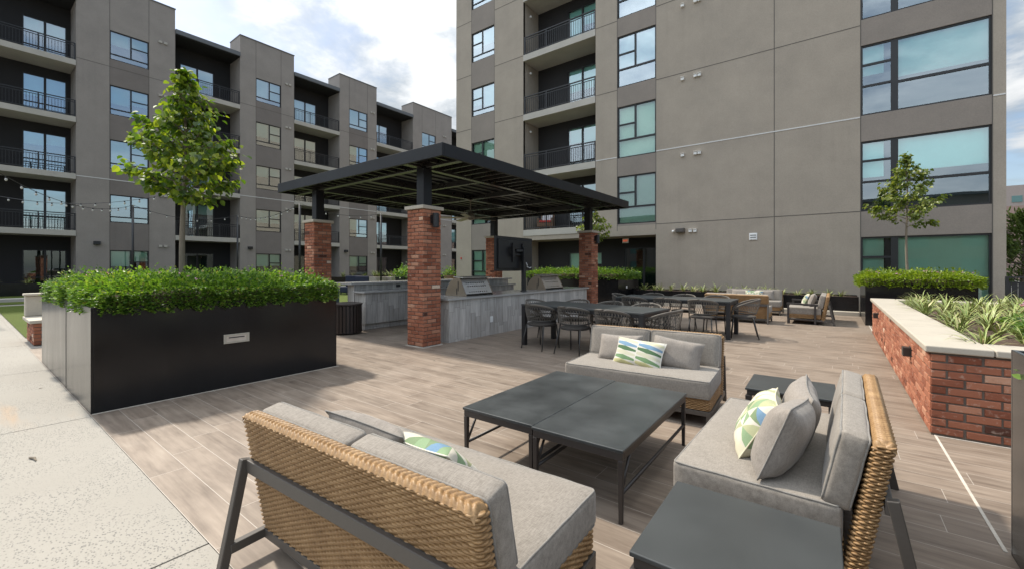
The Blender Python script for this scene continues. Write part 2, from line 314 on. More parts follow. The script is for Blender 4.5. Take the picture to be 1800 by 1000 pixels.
def glass_mat(name, tint, refl):
    m, t, o = newmat(name); g = G(t)
    tr = N(t, 'ShaderNodeBsdfTransparent'); tr.inputs[0].default_value = (*tint, 1); gl = N(t, 'ShaderNodeBsdfGlossy'); gl.inputs['Roughness'].default_value = .0; gl.inputs[0].default_value = (.86, .95, 1, 1)
    lw = N(t, 'ShaderNodeFresnel'); lw.inputs[0].default_value = 1.5; h = g.noise(g.obj(), .55, 2); bn = N(t, 'ShaderNodeBump'); bn.inputs['Strength'].default_value = .04; bn.inputs['Distance'].default_value = .05; t.links.new(h, bn.inputs['Height']); t.links.new(bn.outputs[0], gl.inputs['Normal'])
    mx = N(t, 'ShaderNodeMixShader'); t.links.new(g.m('MINIMUM', g.m('MULTIPLY_ADD', lw.outputs[0], .9, refl), 1.0), mx.inputs[0]); t.links.new(tr.outputs[0], mx.inputs[1]); t.links.new(gl.outputs[0], mx.inputs[2]); t.links.new(mx.outputs[0], o.inputs[0]); return m
M['glass'] = glass_mat('coated_window_glass', (.50, .80, .78), .38)
M['glass_big'] = glass_mat('teal_window_glass', (.50, .86, .83), .24)
M['glass_low'] = glass_mat('clear_window_glass', (.62, .82, .72), .10)
def exit_mat():
    m, t, o = newmat('exit_lettering'); e = N(t, 'ShaderNodeEmission'); e.inputs[0].default_value = (1, .12, .04, 1); e.inputs[1].default_value = .35; t.links.new(e.outputs[0], o.inputs[0]); return m
M['exit'] = exit_mat()

# ------------------------------------------------------------------ mesh builder
I4 = Matrix.Identity(4)
def Tm(loc=(0, 0, 0), rz=0, rx=0, ry=0): return Matrix.Translation(loc) @ Matrix.Rotation(rz, 4, 'Z') @ Matrix.Rotation(ry, 4, 'Y') @ Matrix.Rotation(rx, 4, 'X')
class MB:
    def __init__(s): s.v = []; s.f = []; s.mi = []
    def add(s, vs, fs, mi=0):
        o = len(s.v); s.v += [tuple(p) for p in vs]; s.f += [tuple(i+o for i in f) for f in fs]; s.mi += [mi]*len(fs)
    def box(s, x0, x1, y0, y1, z0, z1, m=None, mi=0):
        P = [(x0, y0, z0), (x1, y0, z0), (x1, y1, z0), (x0, y1, z0), (x0, y0, z1), (x1, y0, z1), (x1, y1, z1), (x0, y1, z1)]
        if m is not None: P = [tuple(m @ Vector(p)) for p in P]
        s.add(P, [(0, 3, 2, 1), (4, 5, 6, 7), (0, 1, 5, 4), (1, 2, 6, 5), (2, 3, 7, 6), (3, 0, 4, 7)], mi)
    def bar(s, a, b, w, h=None, up=(0, 0, 1), mi=0, taper=1.0):
        h = w if h is None else h; a, b = Vector(a), Vector(b); d = (b-a).normalized(); u = Vector(up)
        if abs(d.dot(u)) > .98: u = Vector((0, 1, 0))
        r = d.cross(u).normalized(); q = r.cross(d).normalized()
        P = []
        for c, k in ((a, 1), (b, taper)):
            for sx, sy in ((-1, -1), (1, -1), (1, 1), (-1, 1)): P.append(c + r*(sx*w*k/2) + q*(sy*h*k/2))
        s.add(P, [(0, 1, 2, 3), (7, 6, 5, 4), (0, 4, 5, 1), (1, 5, 6, 2), (2, 6, 7, 3), (3, 7, 4, 0)], mi)
    def tube(s, pts, r, n=8, closed=False, mi=0, cap=True):
        pts = [Vector(p) for p in pts]; rs = r if isinstance(r, (list, tuple)) else [r]*len(pts); k = len(pts); V = []; ref = None
        for i, p in enumerate(pts):
            d = (pts[(i+1) % k]-pts[i-1]) if closed else (pts[min(i+1, k-1)]-pts[max(i-1, 0)])
            d.normalize()
            if ref is None: ref = Vector((0, 0, 1)) if abs(d.z) < .9 else Vector((1, 0, 0))
            a = d.cross(ref)
            if a.length < 1e-6: a = d.cross(Vector((0, 1, 0)))
            a.normalize(); b = d.cross(a); ref = -b if False else ref
            for j in range(n):
                t = 2*math.pi*j/n; V.append(p + (a*math.cos(t)+b*math.sin(t))*rs[i])
        F = []
        for i in range(k if closed else k-1):
            for j in range(n):
                i2 = (i+1) % k; F.append((i*n+j, i*n+(j+1) % n, i2*n+(j+1) % n, i2*n+j))
        if cap and not closed: F.append(tuple(range(n-1, -1, -1))); F.append(tuple((k-1)*n+j for j in range(n)))
        s.add(V, F, mi)
    def lathe(s, prof, c=(0, 0, 0), n=24, mi=0):
        V = []; k = len(prof)
        for r, z in prof:
            for j in range(n):
                t = 2*math.pi*j/n; V.append((c[0]+r*math.cos(t), c[1]+r*math.sin(t), c[2]+z))
        F = [(i*n+j, i*n+(j+1) % n, (i+1)*n+(j+1) % n, (i+1)*n+j) for i in range(k-1) for j in range(n)]
        F.append(tuple(range(n-1, -1, -1))); F.append(tuple((k-1)*n+j for j in range(n))); s.add(V, F, mi)
    def prism(s, poly, fn, a, b, mi=0):      # polygon extruded from a to b through fn(p, q, t)
        n = len(poly); V = [fn(p, q, a) for p, q in poly]+[fn(p, q, b) for p, q in poly]
        F = [tuple(range(n-1, -1, -1)), tuple(range(n, 2*n))]+[(i, (i+1) % n, n+(i+1) % n, n+i) for i in range(n)]; s.add(V, F, mi)
    def build(s, name, mats, parent=None, smooth=False, bevel=0, world=False, seg=2):
        me = bpy.data.meshes.new(name)
        V = s.v
        if world and parent is not None:
            L = parent.matrix_basis.translation; V = [(p[0]-L.x, p[1]-L.y, p[2]-L.z) for p in V]
        me.from_pydata(V, [], s.f)
        if not isinstance(mats, (list, tuple)): mats = [mats]
        for mm in mats: me.materials.append(mm)
        if len(mats) > 1: me.polygons.foreach_set('material_index', s.mi)
        if smooth: me.polygons.foreach_set('use_smooth', [True]*len(me.polygons))
        me.update()
        if not world or True:
            bm = bmesh.new(); bm.from_mesh(me); bmesh.ops.recalc_face_normals(bm, faces=bm.faces); bm.to_mesh(me); bm.free()
        o = bpy.data.objects.new(name, me); C.objects.link(o)
        if parent is not None: o.parent = parent
        if bevel:
            b = o.modifiers.new('bevel', 'BEVEL'); b.width = bevel; b.segments = seg; b.limit_method = 'ANGLE'; b.angle_limit = R(40)
        return o
def npmesh(name, V, F, mat, parent=None, smooth=True, uv=None):
    me = bpy.data.meshes.new(name); V = np.asarray(V, dtype=np.float32); F = np.asarray(F, dtype=np.int32); n, k = F.shape
    me.vertices.add(len(V)); me.vertices.foreach_set('co', V.ravel()); me.loops.add(n*k); me.loops.foreach_set('vertex_index', F.ravel())
    me.polygons.add(n); me.polygons.foreach_set('loop_start', np.arange(0, n*k, k, dtype=np.int32)); me.polygons.foreach_set('loop_total', np.full(n, k, dtype=np.int32))
    me.polygons.foreach_set('use_smooth', np.full(n, smooth))
    if uv is not None:
        l = me.uv_layers.new(name='UVMap'); l.data.foreach_set('uv', np.asarray(uv, dtype=np.float32)[F.ravel()].ravel())
    me.materials.append(mat); me.update(calc_edges=True); me.validate()
    o = bpy.data.objects.new(name, me); C.objects.link(o)
    if parent is not None: o.parent = parent
    return o
def tag(o, label=None, cat=None, group=None, kind=None):
    if label: o['label'] = label
    if cat: o['category'] = cat
    if group: o['group'] = group
    if kind: o['kind'] = kind
    return o
def thing(name, label, cat, loc=(0, 0, 0), rz=0, group=None):
    o = bpy.data.objects.new(name, None); C.objects.link(o); o.location = loc; o.rotation_euler = (0, 0, rz); o.empty_display_size = .2
    return tag(o, label, cat, group)
def dup(root, loc, rz, label=None, group=None, seen=None):
    r = root.copy(); C.objects.link(r); r.location = loc; r.rotation_euler = (0, 0, rz)
    if label: r['label'] = label
    if group: r['group'] = group
    for ch in list(root.children):
        c = ch.copy(); C.objects.link(c); c.parent = r
        for gch in list(ch.children):
            d = gch.copy(); C.objects.link(d); d.parent = c
    return r

# ------------------------------------------------------------------ ground
def sheet(name, x0, x1, y0, y1, z, mat, kind='structure'):
    b = MB(); b.add([(x0, y0, z), (x1, y0, z), (x1, y1, z), (x0, y1, z)], [(0, 1, 2, 3)]); o = b.build(name, mat); tag(o, kind=kind); return o
M['asphalt'] = mk('far_ground', (.12, .12, .11), .95)
sheet('ground', -600, 600, -600, 900, -.012, M['asphalt'])
cb = MB(); xs = [-60, -15.0, -12.0, -8.88, -5.76, -2.62, .5, 3.6, 30]
for i in range(len(xs)-1):
    cb.box(xs[i]+.006, xs[i+1]-.006, -30, .813, -.1, 0)
tag(cb.build('concrete_path', M['concrete'], bevel=.002), kind='structure')
tag((lambda b: (b.box(-60, 30, -30, .80, -.2, -.008), b.build('path_joint_bed', M['mortar']))[1])(MB()), kind='structure')
sheet('deck', -11.4, 9, .815, 19.4, .0, M['deck'])
sheet('courtyard_paving', -60, -11.4, .815, 60, -.004, M['concrete'])
sheet('lawn', -24.5, -13.2, .90, 4.6, .012, M['turf'])
sheet('lawn', -27.2, -25.4, -6, 30, .012, M['turf'])
sheet('lawn', -32.6, -28.0, -6, 30, .012, M['turf'])
sheet('lawn', -24.5, -12.2, 5.0, 30, .012, M['turf'])
gb = MB(); gb.box(.688, .704, 3.24, 17, -.01, .004); gb.box(.70, 1.3, 5.112, 5.126, -.01, .004); gb.box(-5.83, -5.812, .83, 3.44, -.01, .004)
tag(gb.build('grout_border', M['grout']), kind='structure')
kb = MB(); kb.box(-27.9, -27.3, -6, 30, -.05, .14); tag(kb.build('lawn_curb', M['slab'], bevel=.02), kind='structure')

# ------------------------------------------------------------------ facade helpers
class Facade:
    def __init__(s, bld, fn): s.b = bld; s.fn = fn
    def box(s, mb, u0, u1, z0, z1, d0, d1, mi=0):
        P = [s.fn(*p) for p in ((u0, z0, d0), (u1, z0, d0), (u1, z1, d0), (u0, z1, d0), (u0, z0, d1), (u1, z0, d1), (u1, z1, d1), (u0, z1, d1))]
        mb.add(P, [(0, 3, 2, 1), (4, 5, 6, 7), (0, 1, 5, 4), (1, 2, 6, 5), (2, 3, 7, 6), (3, 0, 4, 7)], mi)
    def quad(s, mb, pts, mi=0): mb.add([s.fn(*p) for p in pts], [(0, 1, 2, 3)], mi)
    def wall(s, mb, u0, u1, z0, z1, opens, d=0.0, rev=.14, mifn=lambda u, z: 0):
        us = sorted({u0, u1, *[x for o in opens for x in o[:2] if u0 < x < u1]}); zs = sorted({z0, z1, *[x for o in opens for x in o[2:4] if z0 < x < z1]})
        for i in range(len(us)-1):
            for j in range(len(zs)-1):
                uc, zc_ = (us[i]+us[i+1])/2, (zs[j]+zs[j+1])/2
                if any(o[0] < uc < o[1] and o[2] < zc_ < o[3] for o in opens): continue
                s.quad(mb, [(us[i], zs[j], d), (us[i+1], zs[j], d), (us[i+1], zs[j+1], d), (us[i], zs[j+1], d)], mifn(uc, zc_))
        for a, b, c, e in [o[:4] for o in opens]:
            mi = mifn((a+b)/2, (c+e)/2)
            s.quad(mb, [(a, c, d), (a, e, d), (a, e, d-rev), (a, c, d-rev)], mi); s.quad(mb, [(b, c, d-rev), (b, e, d-rev), (b, e, d), (b, c, d)], mi)
            s.quad(mb, [(a, c, d-rev), (b, c, d-rev), (b, c, d), (a, c, d)], mi); s.quad(mb, [(a, e, d), (b, e, d), (b, e, d-rev), (a, e, d-rev)], mi)
    def window(s, u0, u1, z0, z1, kind, d=0.0, blind=.6, glass='glass', name='window', slats=False):
        fb = MB(); t = .055; a, b = d-.11, d-.045; W_, H_ = u1-u0, z1-z0
        s.box(fb, u0, u0+t, z0, z1, a, b); s.box(fb, u1-t, u1, z0, z1, a, b); s.box(fb, u0+t, u1-t, z0, z0+t, a, b); s.box(fb, u0+t, u1-t, z1-t, z1, a, b)
        iu0, iu1, iz0, iz1 = u0+t, u1-t, z0+t, z1-t; e = .003
        if kind == 'left':
            zt = z0+H_*.20; um = u0+W_*.535
            s.box(fb, iu0, iu1, zt-.035, zt+.035, a+e, b-e); s.box(fb, um-.035, um+.035, zt+.035, iz1, a+e, b-e); zm = (zt+z1)/2; s.box(fb, um+.035, iu1, zm-.03, zm+.03, a+e, b-e)
        elif kind == 'colA':
            zt = z0+H_*.20; um = u0+W_*.46
            s.box(fb, iu0, iu1, zt-.03, zt+.03, a+e, b-e); s.box(fb, um-.035, um+.035, zt+.03, iz1, a+e, b-e); zm = (zt+z1)/2; s.box(fb, iu0, um-.035, zm-.03, zm+.03, a+e, b-e)
        elif kind == 'colC':
            zt = z0+H_*.35; um = u0+W_*.47
            s.box(fb, iu0, iu1, zt-.04, zt+.04, a+e, b-e); s.box(fb, um-.04, um+.04, zt+.04, iz1, a+e, b-e); zm = zt+(z1-zt)*.46; s.box(fb, iu0, um-.04, zm-.035, zm+.035, a+e, b-e)
        elif kind == 'big':
            u1m, u2m = u0+W_*.255, u0+W_*.315; s.box(fb, u1m, u2m, iz0, iz1, a+e, b-e)
            for q in (.42, .72): s.box(fb, iu0, u1m, z0+H_*q-.035, z0+H_*q+.035, a+e, b-e)
            zm = z0+H_*.40; s.box(fb, u2m, iu1, zm-.04, zm+.04, a+e, b-e)
        elif kind == 'door':
            um = (u0+u1)/2; s.box(fb, um-.05, um+.05, iz0, iz1, a+e, b-e)
        elif kind == 'doorT':
            um = (u0+u1)/2; s.box(fb, um-.05, um+.05, iz0, iz1, a+e, b-e); zm = z0+H_*.34; s.box(fb, iu0, um-.05, zm-.03, zm+.03, a+e, b-e); s.box(fb, um+.05, iu1, zm-.03, zm+.03, a+e, b-e)
        w_ = fb.build(name, M['frame'], s.b, world=True)
        gbm = MB(); dd = (a+b)/2; s.quad(gbm, [(u0+.02, z0+.02, dd), (u1-.02, z0+.02, dd), (u1-.02, z1-.02, dd), (u0+.02, z1-.02, dd)])
        gl = gbm.build('pane', M[glass], w_); gl.matrix_parent_inverse = I4; gl.data.transform(Matrix.Translation(-s.b.location))
        if blind > 0:
            bb = MB(); zb = z1-(z1-z0)*blind
            if slats:
                zz = z1-.03
                while zz > zb: s.box(bb, u0+.05, u1-.05, zz-.042, zz, d-.19, d-.17); zz -= .05
            else:
                parts = [(u0+.03, u1-.03, zb)]
                if kind == 'big': parts = [(u0+.03, u0+W_*.20, zb+H_*random.uniform(-.05, .12)), (u0+W_*.30, u1-.03, zb)]
                elif kind in ('left', 'colA', 'door', 'doorT') and random.random() < .6: parts = [(u0+.03, (u0+u1)/2, zb), ((u0+u1)/2+.02, u1-.03, z1-(z1-z0)*min(1, blind*random.uniform(.6, 1.2)))]
                for p0, p1, zq in parts: s.box(bb, p0, p1, max(zq, z0+.02), z1-.02, d-.20, d-.18)
            bl = bb.build('blind', M['blind'], w_); bl.data.transform(Matrix.Translation(-s.b.location))
        return w_
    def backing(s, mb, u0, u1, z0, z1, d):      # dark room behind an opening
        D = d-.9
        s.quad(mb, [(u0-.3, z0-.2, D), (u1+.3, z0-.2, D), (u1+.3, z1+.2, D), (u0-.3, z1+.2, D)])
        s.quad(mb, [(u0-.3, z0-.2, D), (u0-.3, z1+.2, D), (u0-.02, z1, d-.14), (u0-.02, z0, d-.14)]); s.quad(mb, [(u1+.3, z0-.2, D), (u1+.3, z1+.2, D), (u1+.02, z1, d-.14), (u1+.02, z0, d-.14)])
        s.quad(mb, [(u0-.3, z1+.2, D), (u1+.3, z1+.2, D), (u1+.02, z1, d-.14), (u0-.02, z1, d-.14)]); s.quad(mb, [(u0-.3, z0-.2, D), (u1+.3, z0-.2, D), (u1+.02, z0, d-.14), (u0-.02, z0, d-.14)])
    def balcony(s, u0, u1, f, depth, th=.3, railh=.95):
        sb = MB(); s.box(sb, u0+.012, u1-.012, f-th, f, -depth+.01, .035); sl = sb.build('balcony', M['slab'], s.b, world=True)
        rb = MB(); d = -.045; s.box(rb, u0+.02, u1-.02, f+railh-.045, f+railh, d-.03, d+.03); s.box(rb, u0+.02, u1-.02, f+railh-.15, f+railh-.12, d-.015, d+.015); s.box(rb, u0+.02, u1-.02, f+.07, f+.105, d-.015, d+.015)
        n = max(2, int((u1-u0)/.115))
        for i in range(1, n):
            uu = u0+(u1-u0)*i/n; s.box(rb, uu-.009, uu+.009, f+.10, f+railh-.12, d-.009, d+.009)
        npst = max(2, int(round((u1-u0)/1.3))+1)
        for i in range(npst):
            uu = u0+.05+(u1-u0-.1)*i/(npst-1); s.box(rb, uu-.025, uu+.025, f, f+railh-.04, d-.024, d+.024)
        rl = rb.build('railing', M['black'], sl); rl.data.transform(Matrix.Translation(-s.b.location)); return sl

# ------------------------------------------------------------------ left apartment building (faces +X)
LB = thing('apartment_building', 'long five storey grey stucco apartment block with black recessed balconies behind the leafy tree', 'building', (-36, 15, 0))
LX = -33.7
FL = Facade(LB, lambda u, z, d: (LX+d, u, z))
floors_l = [3.48, 6.64, 9.81, 12.98]
blocks = [(4.16, 8.63, 5.54, 7.32), (12.37, 16.16, 13.41, 15.18), (20.0, 23.69, 20.92, 22.73), (27.95, 33.36, 29.13, 31.0)]
rec = [(-5.5, 4.16), (8.63, 12.37), (16.16, 20.0), (23.69, 27.95), (33.36, 37.5)]
wz = [(.72, 2.43), (4.06, 5.69), (7.18, 8.91), (10.37, 12.10), (13.6, 15.29)]
TOP = 17.95; DEP = 1.8
wall = MB(); back = MB(); inner = MB()
for (u0, u1, a, b) in blocks:
    op = [(a, b, z0, z1) for z0, z1 in wz]
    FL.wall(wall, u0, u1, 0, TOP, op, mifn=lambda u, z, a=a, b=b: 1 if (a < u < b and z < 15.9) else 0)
    FL.quad(wall, [(u0, 0, -DEP), (u0, 0, 0), (u0, TOP, 0), (u0, TOP, -DEP)]); FL.quad(wall, [(u1, 0, 0), (u1, 0, -DEP), (u1, TOP, -DEP), (u1, TOP, 0)])
    FL.quad(wall, [(u0, TOP, 0), (u1, TOP, 0), (u1, TOP, -DEP), (u0, TOP, -DEP)]); FL.quad(wall, [(u1, 15, -DEP), (u0, 15, -DEP), (u0, TOP, -DEP), (u1, TOP, -DEP)])
    for k, (z0, z1) in enumerate(wz):
        FL.backing(inner, a, b, z0, z1, 0)
        FL.window(a, b, z0, z1, 'left', blind=random.choice([.45, .6, .8, .95]) if k else .55, glass='glass' if k else 'glass_low')
doors = [(2.3, 4.0), (9.35, 11.35), (17.0, 18.9), (24.35, 26.2), (34.2, 36.0)]
for (u0, u1), (a, b) in zip(rec, doors):
    op = [(a, b, (floors_l[k-1] if k else .05)+.03, (floors_l[k-1] if k else .05)+2.36) for k in range(5)]
    back = MB(); FL.wall(back, u0, u1, 0, 16.5, op, d=-DEP, rev=.1); back.build('recess_wall', M['siding'], LB, world=True)
    for k, o in enumerate(op):
        FL.backing(inner, *o, -DEP)
        dk = FL.window(*o, 'doorT' if u0 < 0 else 'door', d=-DEP+.02, blind=random.choice([.3, .5, .75]) if k else 0, glass='glass' if k else 'glass_low', name='balcony_door')
    for f in floors_l: FL.balcony(u0, u1, f, DEP)
    rb = MB(); FL.box(rb, u0+.012, u1-.012, 16.42, 16.70, -DEP-.5, .10); rb.build('eave', M['roof_grey'], LB, world=True)
    sb = MB(); FL.box(sb, u0+.02, u1-.02, 16.36, 16.416, -DEP+.02, .02); sb.build('soffit', M['siding'], LB, world=True)
wall.build('wall', [M['stucco_l'], M['stucco_ld']], LB, world=True); inner.build('interior', M['dark'], LB, world=True)
rm = MB(); FL.box(rm, -5.5, 46, 16.3, 16.6, -14, -2.4); FL.box(rm, 37.52, 46, 0, 17.2, -14, .0); FL.box(rm, -5.5, 46, 0, 16.3, -14.2, -3.2); rm.build('roof', M['stucco_ld'], LB, world=True)
jb = MB(); tb = MB(); cpb = MB()
for (u0, u1, a, b) in blocks:
    for uu in (a, b): FL.box(jb, uu-.012, uu+.012, 0, 17.9, .001, .004)
    cpb = MB(); FL.box(cpb, u0-.03, u1+.03, TOP, TOP+.06, -DEP, .04); cpb.build('parapet_cap', M['roof_grey'], LB, world=True)
    for z in (13.15,): FL.box(jb, u0, u1, z-.012, z+.012, .001, .005)
    FL.box(tb, u0, a, 6.53, 6.575, .001, .012); FL.box(tb, a, b, 6.53, 6.575, .001, .012); FL.box(tb, b, u1, 6.53, 6.575, .001, .012)
jb.build('control_joint', M['joint'], LB, world=True); tb.build('trim_line', M['trim'], LB, world=True)
for (u0, u1, a, b) in blocks:
    for k, z in enumerate((2.75, 5.9, 9.0, 12.2, 15.55)):
        vb = MB(); uu = b+(u1-b)*.52
        for s_ in (-.13, .13): FL.box(vb, uu+s_-.08, uu+s_+.08, z-.06, z+.07, .005, .09)
        vb.build('vent', M['slab'], LB, world=True)
    vb = MB(); uu = u0+(a-u0)*.6; FL.box(vb, uu-.14, uu+.14, 2.72, 2.92, .005, .22); vb.build('wall_lamp', M['black'], LB, world=True, bevel=.02)

# ------------------------------------------------------------------ right apartment building (faces -Y)
RBd = thing('apartment_building', 'tall warm grey stucco apartment block with wide teal corner windows beside the terrace', 'building', (-7, 22, 0))
RY = 17.94
FR = Facade(RBd, lambda u, z, d: (u, RY-d, z))
fl_r = [3.35, 6.33, 9.33, 12.42, 15.5]; RT = 18.4; UL, UR = -17.74, 3.864
cA, cC, cB = (-16.52, -14.83), (-7.716, -5.991), (.69, 3.60); recR = (-12.874, -8.77)
wA = [(.91, 2.40), (3.85, 5.45), (6.90, 8.51), (10.0, 11.6), (13.09, 14.75), (16.1, 17.6)]
wC = [(3.34, 5.47), (6.27, 8.55), (9.42, 11.69), (12.5, 14.7)]
wB = [(.10, 2.42), (3.25, 5.53), (6.37, 8.66), (9.50, 11.75), (12.6, 14.8)]
op = [(cA[0], cA[1], *z) for z in wA]+[(cC[0], cC[1], *z) for z in wC]+[(cB[0], cB[1], *z) for z in wB]+[(recR[0], recR[1], 3.04, RT-.3), (recR[0], cC[1], 0, 2.81)]
wl = MB()
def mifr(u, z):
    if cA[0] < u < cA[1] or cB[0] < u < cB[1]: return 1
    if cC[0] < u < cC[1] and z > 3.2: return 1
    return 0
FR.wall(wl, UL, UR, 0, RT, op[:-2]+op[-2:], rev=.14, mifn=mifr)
D2 = 1.4
# recess side walls, ceiling, ends of the block
FR.quad(wl, [(recR[0], 3.04, 0), (recR[0], RT, 0), (recR[0], RT, -D2), (recR[0], 3.04, -D2)]); FR.quad(wl, [(recR[1], 3.04, -D2), (recR[1], RT, -D2), (recR[1], RT, 0), (recR[1], 3.04, 0)])
FR.quad(wl, [(UL, 0, -14), (UL, 0, 0), (UL, RT, 0), (UL, RT, -14)]); FR.quad(wl, [(UR, 0, 0), (UR, 0, -14), (UR, RT, -14), (UR, RT, 0)]); FR.quad(wl, [(UL, RT, 0), (UR, RT, 0), (UR, RT, -14), (UL, RT, -14)])
FR.quad(wl, [(recR[0], 2.81, 0), (cC[1], 2.81, 0), (cC[1], 2.81, -D2), (recR[0], 2.81, -D2)])
FR.quad(wl, [(recR[0], 0, 0), (recR[0], 2.81, 0), (recR[0], 2.81, -D2), (recR[0], 0, -D2)], 0); FR.quad(wl, [(cC[1], 0, -D2), (cC[1], 2.81, -D2), (cC[1], 2.81, 0), (cC[1], 0, 0)], 0)
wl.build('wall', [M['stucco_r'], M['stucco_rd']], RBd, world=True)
bk = MB(); inn = MB()
dr = [(-11.05, -9.35, f+.03, f+2.3) for f in fl_r[:-1]]
FR.wall(bk, recR[0], recR[1], 3.04, RT, dr, d=-D2, rev=.1)
eo = [(-11.0, -9.1, .75, 2.2), (-7.95, -6.1, .02, 2.35)]
FR.wall(bk, recR[0], cC[1], 0, 2.81, eo, d=-D2, rev=.1)
bk.build('recess_wall', M['siding'], RBd, world=True)
for k, o in enumerate(dr): FR.backing(inn, *o, -D2); FR.window(*o, 'door', d=-D2+.02, blind=[.35, .35, .5, .6][k], glass='glass_big', name='balcony_door')
FR.backing(inn, *eo[0], -D2); FR.window(*eo[0], 'door', d=-D2+.02, blind=.55, glass='glass_low')
FR.backing(inn, *eo[1], -D2); FR.window(*eo[1], 'door', d=-D2+.02, blind=0, glass='glass_low', name='entrance_door')
for k, z in enumerate(wA): FR.backing(inn, *cA, *z, 0); FR.window(*cA, *z, 'colA', blind=[1, 1, .9, .6, .5, .5][k], glass='glass_low' if k < 3 else 'glass')
for k, z in enumerate(wC): FR.backing(inn, *cC, *z, 0); FR.window(*cC, *z, 'colC', blind=[.97, .97, .6, .5][k], glass='glass_low' if k < 2 else 'glass', slats=k < 2)
for k, z in enumerate(wB): FR.backing(inn, *cB, *z, 0); FR.window(*cB, *z, 'big', blind=[.99, .47, .52, .55, .5][k], glass='glass_low' if k == 0 else 'glass_big')
inn.build('interior', M['dark'], RBd, world=True)
for f in fl_r: FR.balcony(recR[0], recR[1], f, D2, th=.31)
jb = MB(); tb = MB()
def hj(mb, u0, u1, z, h=.012, dd=.006):
    FR.box(mb, u0, u1, z-h, z+h, .001, dd)
segs = [(UL, cA[0]), (cA[1], recR[0]), (recR[1], cC[0]), (cC[1], cB[0]), (cB[1], UR)]
for z in (9.33, 12.42, 15.5):
    for a, b in segs: hj(jb, a+.014, b-.014, z)
hj(jb, cC[1]+.014, cB[0]-.014, 3.26)
for a, b in ((recR[1], cC[0]), (cC[1], cB[0]), (cB[1], UR)): hj(tb, a+.014, b-.014, 6.33, .020, .014)
for uu in (cA[0], cA[1], cC[0], cC[1], cB[0], cB[1]): FR.box(jb, uu-.012, uu+.012, 0 if uu not in cC else 3.04, RT, .001, .004)
FR.box(jb, -1.735, -1.711, 0, RT, .001, .005)
jb.build('control_joint', M['joint'], RBd, world=True); tb.build('trim_line', M['trim'], RBd, world=True)
for z in (2.90, 5.98, 9.07, 12.05):
    for uu in (-4.90, -4.41, -4.26) if z > 3 else (-4.60, -4.42):
        vb = MB(); FR.box(vb, uu-.058, uu+.058, z-.06, z+.05, .005, .09); FR.box(vb, uu-.066, uu+.066, z+.052, z+.064, .005, .13); vb.build('vent', M['white_plate'], RBd, world=True, bevel=.008)
vb = MB(); FR.box(vb, -5.13, -4.80, 2.83, 3.02, .005, .26); vb.build('wall_lamp', M['taupe_frame'], RBd, world=True, bevel=.03)
vb = MB(); FR.box(vb, -5.30, -5.20, 2.86, 2.95, .005, .16); vb.build('security_camera', M['white_plate'], RBd, world=True, bevel=.03)
vb = MB(); FR.box(vb, -2.52, -2.26, 2.44, 2.70, .005, .03, 0)
FR.box(vb, -2.49, -2.29, 2.47, 2.52, .031, .05, 0); FR.box(vb, -2.49, -2.29, 2.55, 2.60, .031, .05, 0); FR.box(vb, -2.49, -2.29, 2.63, 2.67, .031, .05, 0)
lv = vb.build('louvre_vent', M['white_plate'], RBd, world=True)
vb = MB(); FR.box(vb, -2.485, -2.295, 2.475, 2.665, .032, .036); q = vb.build('louvre_gap', M['dark'], lv); q.data.transform(Matrix.Translation(-RBd.location))
for z in (2.55, 5.5, 8.6, 11.7, 14.7):      # lamps on the recess side wall
    vb = MB(); vb.box(recR[0]+.004, recR[0]+.10, RY+.55, RY+.65, z-.05, z+.05); vb.build('recess_lamp', M['white_plate'], RBd, world=True, bevel=.02)
vb = MB(); FR.box(vb, -17.35, -17.28, 1.9, 2.0, .004, .06); vb.build('fire_strobe', M['red'], RBd, world=True, bevel=.01)
# exit sign under the entrance soffit
ex = MB(); ex.box(-7.86, -7.56, RY+.92, RY+.96, 2.55, 2.76); es = ex.build('exit_sign', M['white_plate'], RBd, world=True, bevel=.01)
fc = bpy.data.curves.new('exit_letters', 'FONT'); fc.body = 'EXIT'; fc.size = .115; fc.extrude = .004; fc.align_x = 'CENTER'; fc.align_y = 'CENTER'
fo = bpy.data.objects.new('letters_tmp', fc); C.objects.link(fo); bpy.context.view_layer.update()
me = bpy.data.meshes.new_from_object(fo.evaluated_get(bpy.context.evaluated_depsgraph_get())); bpy.data.objects.remove(fo)
me.transform(Matrix.Translation(Vector((-7.71, RY+.912, 2.655))-RBd.location) @ Matrix.Rotation(R(90), 4, 'X')); me.materials.clear(); me.materials.append(M['exit'])
lo = bpy.data.objects.new('lettering', me); C.objects.link(lo); lo.parent = es

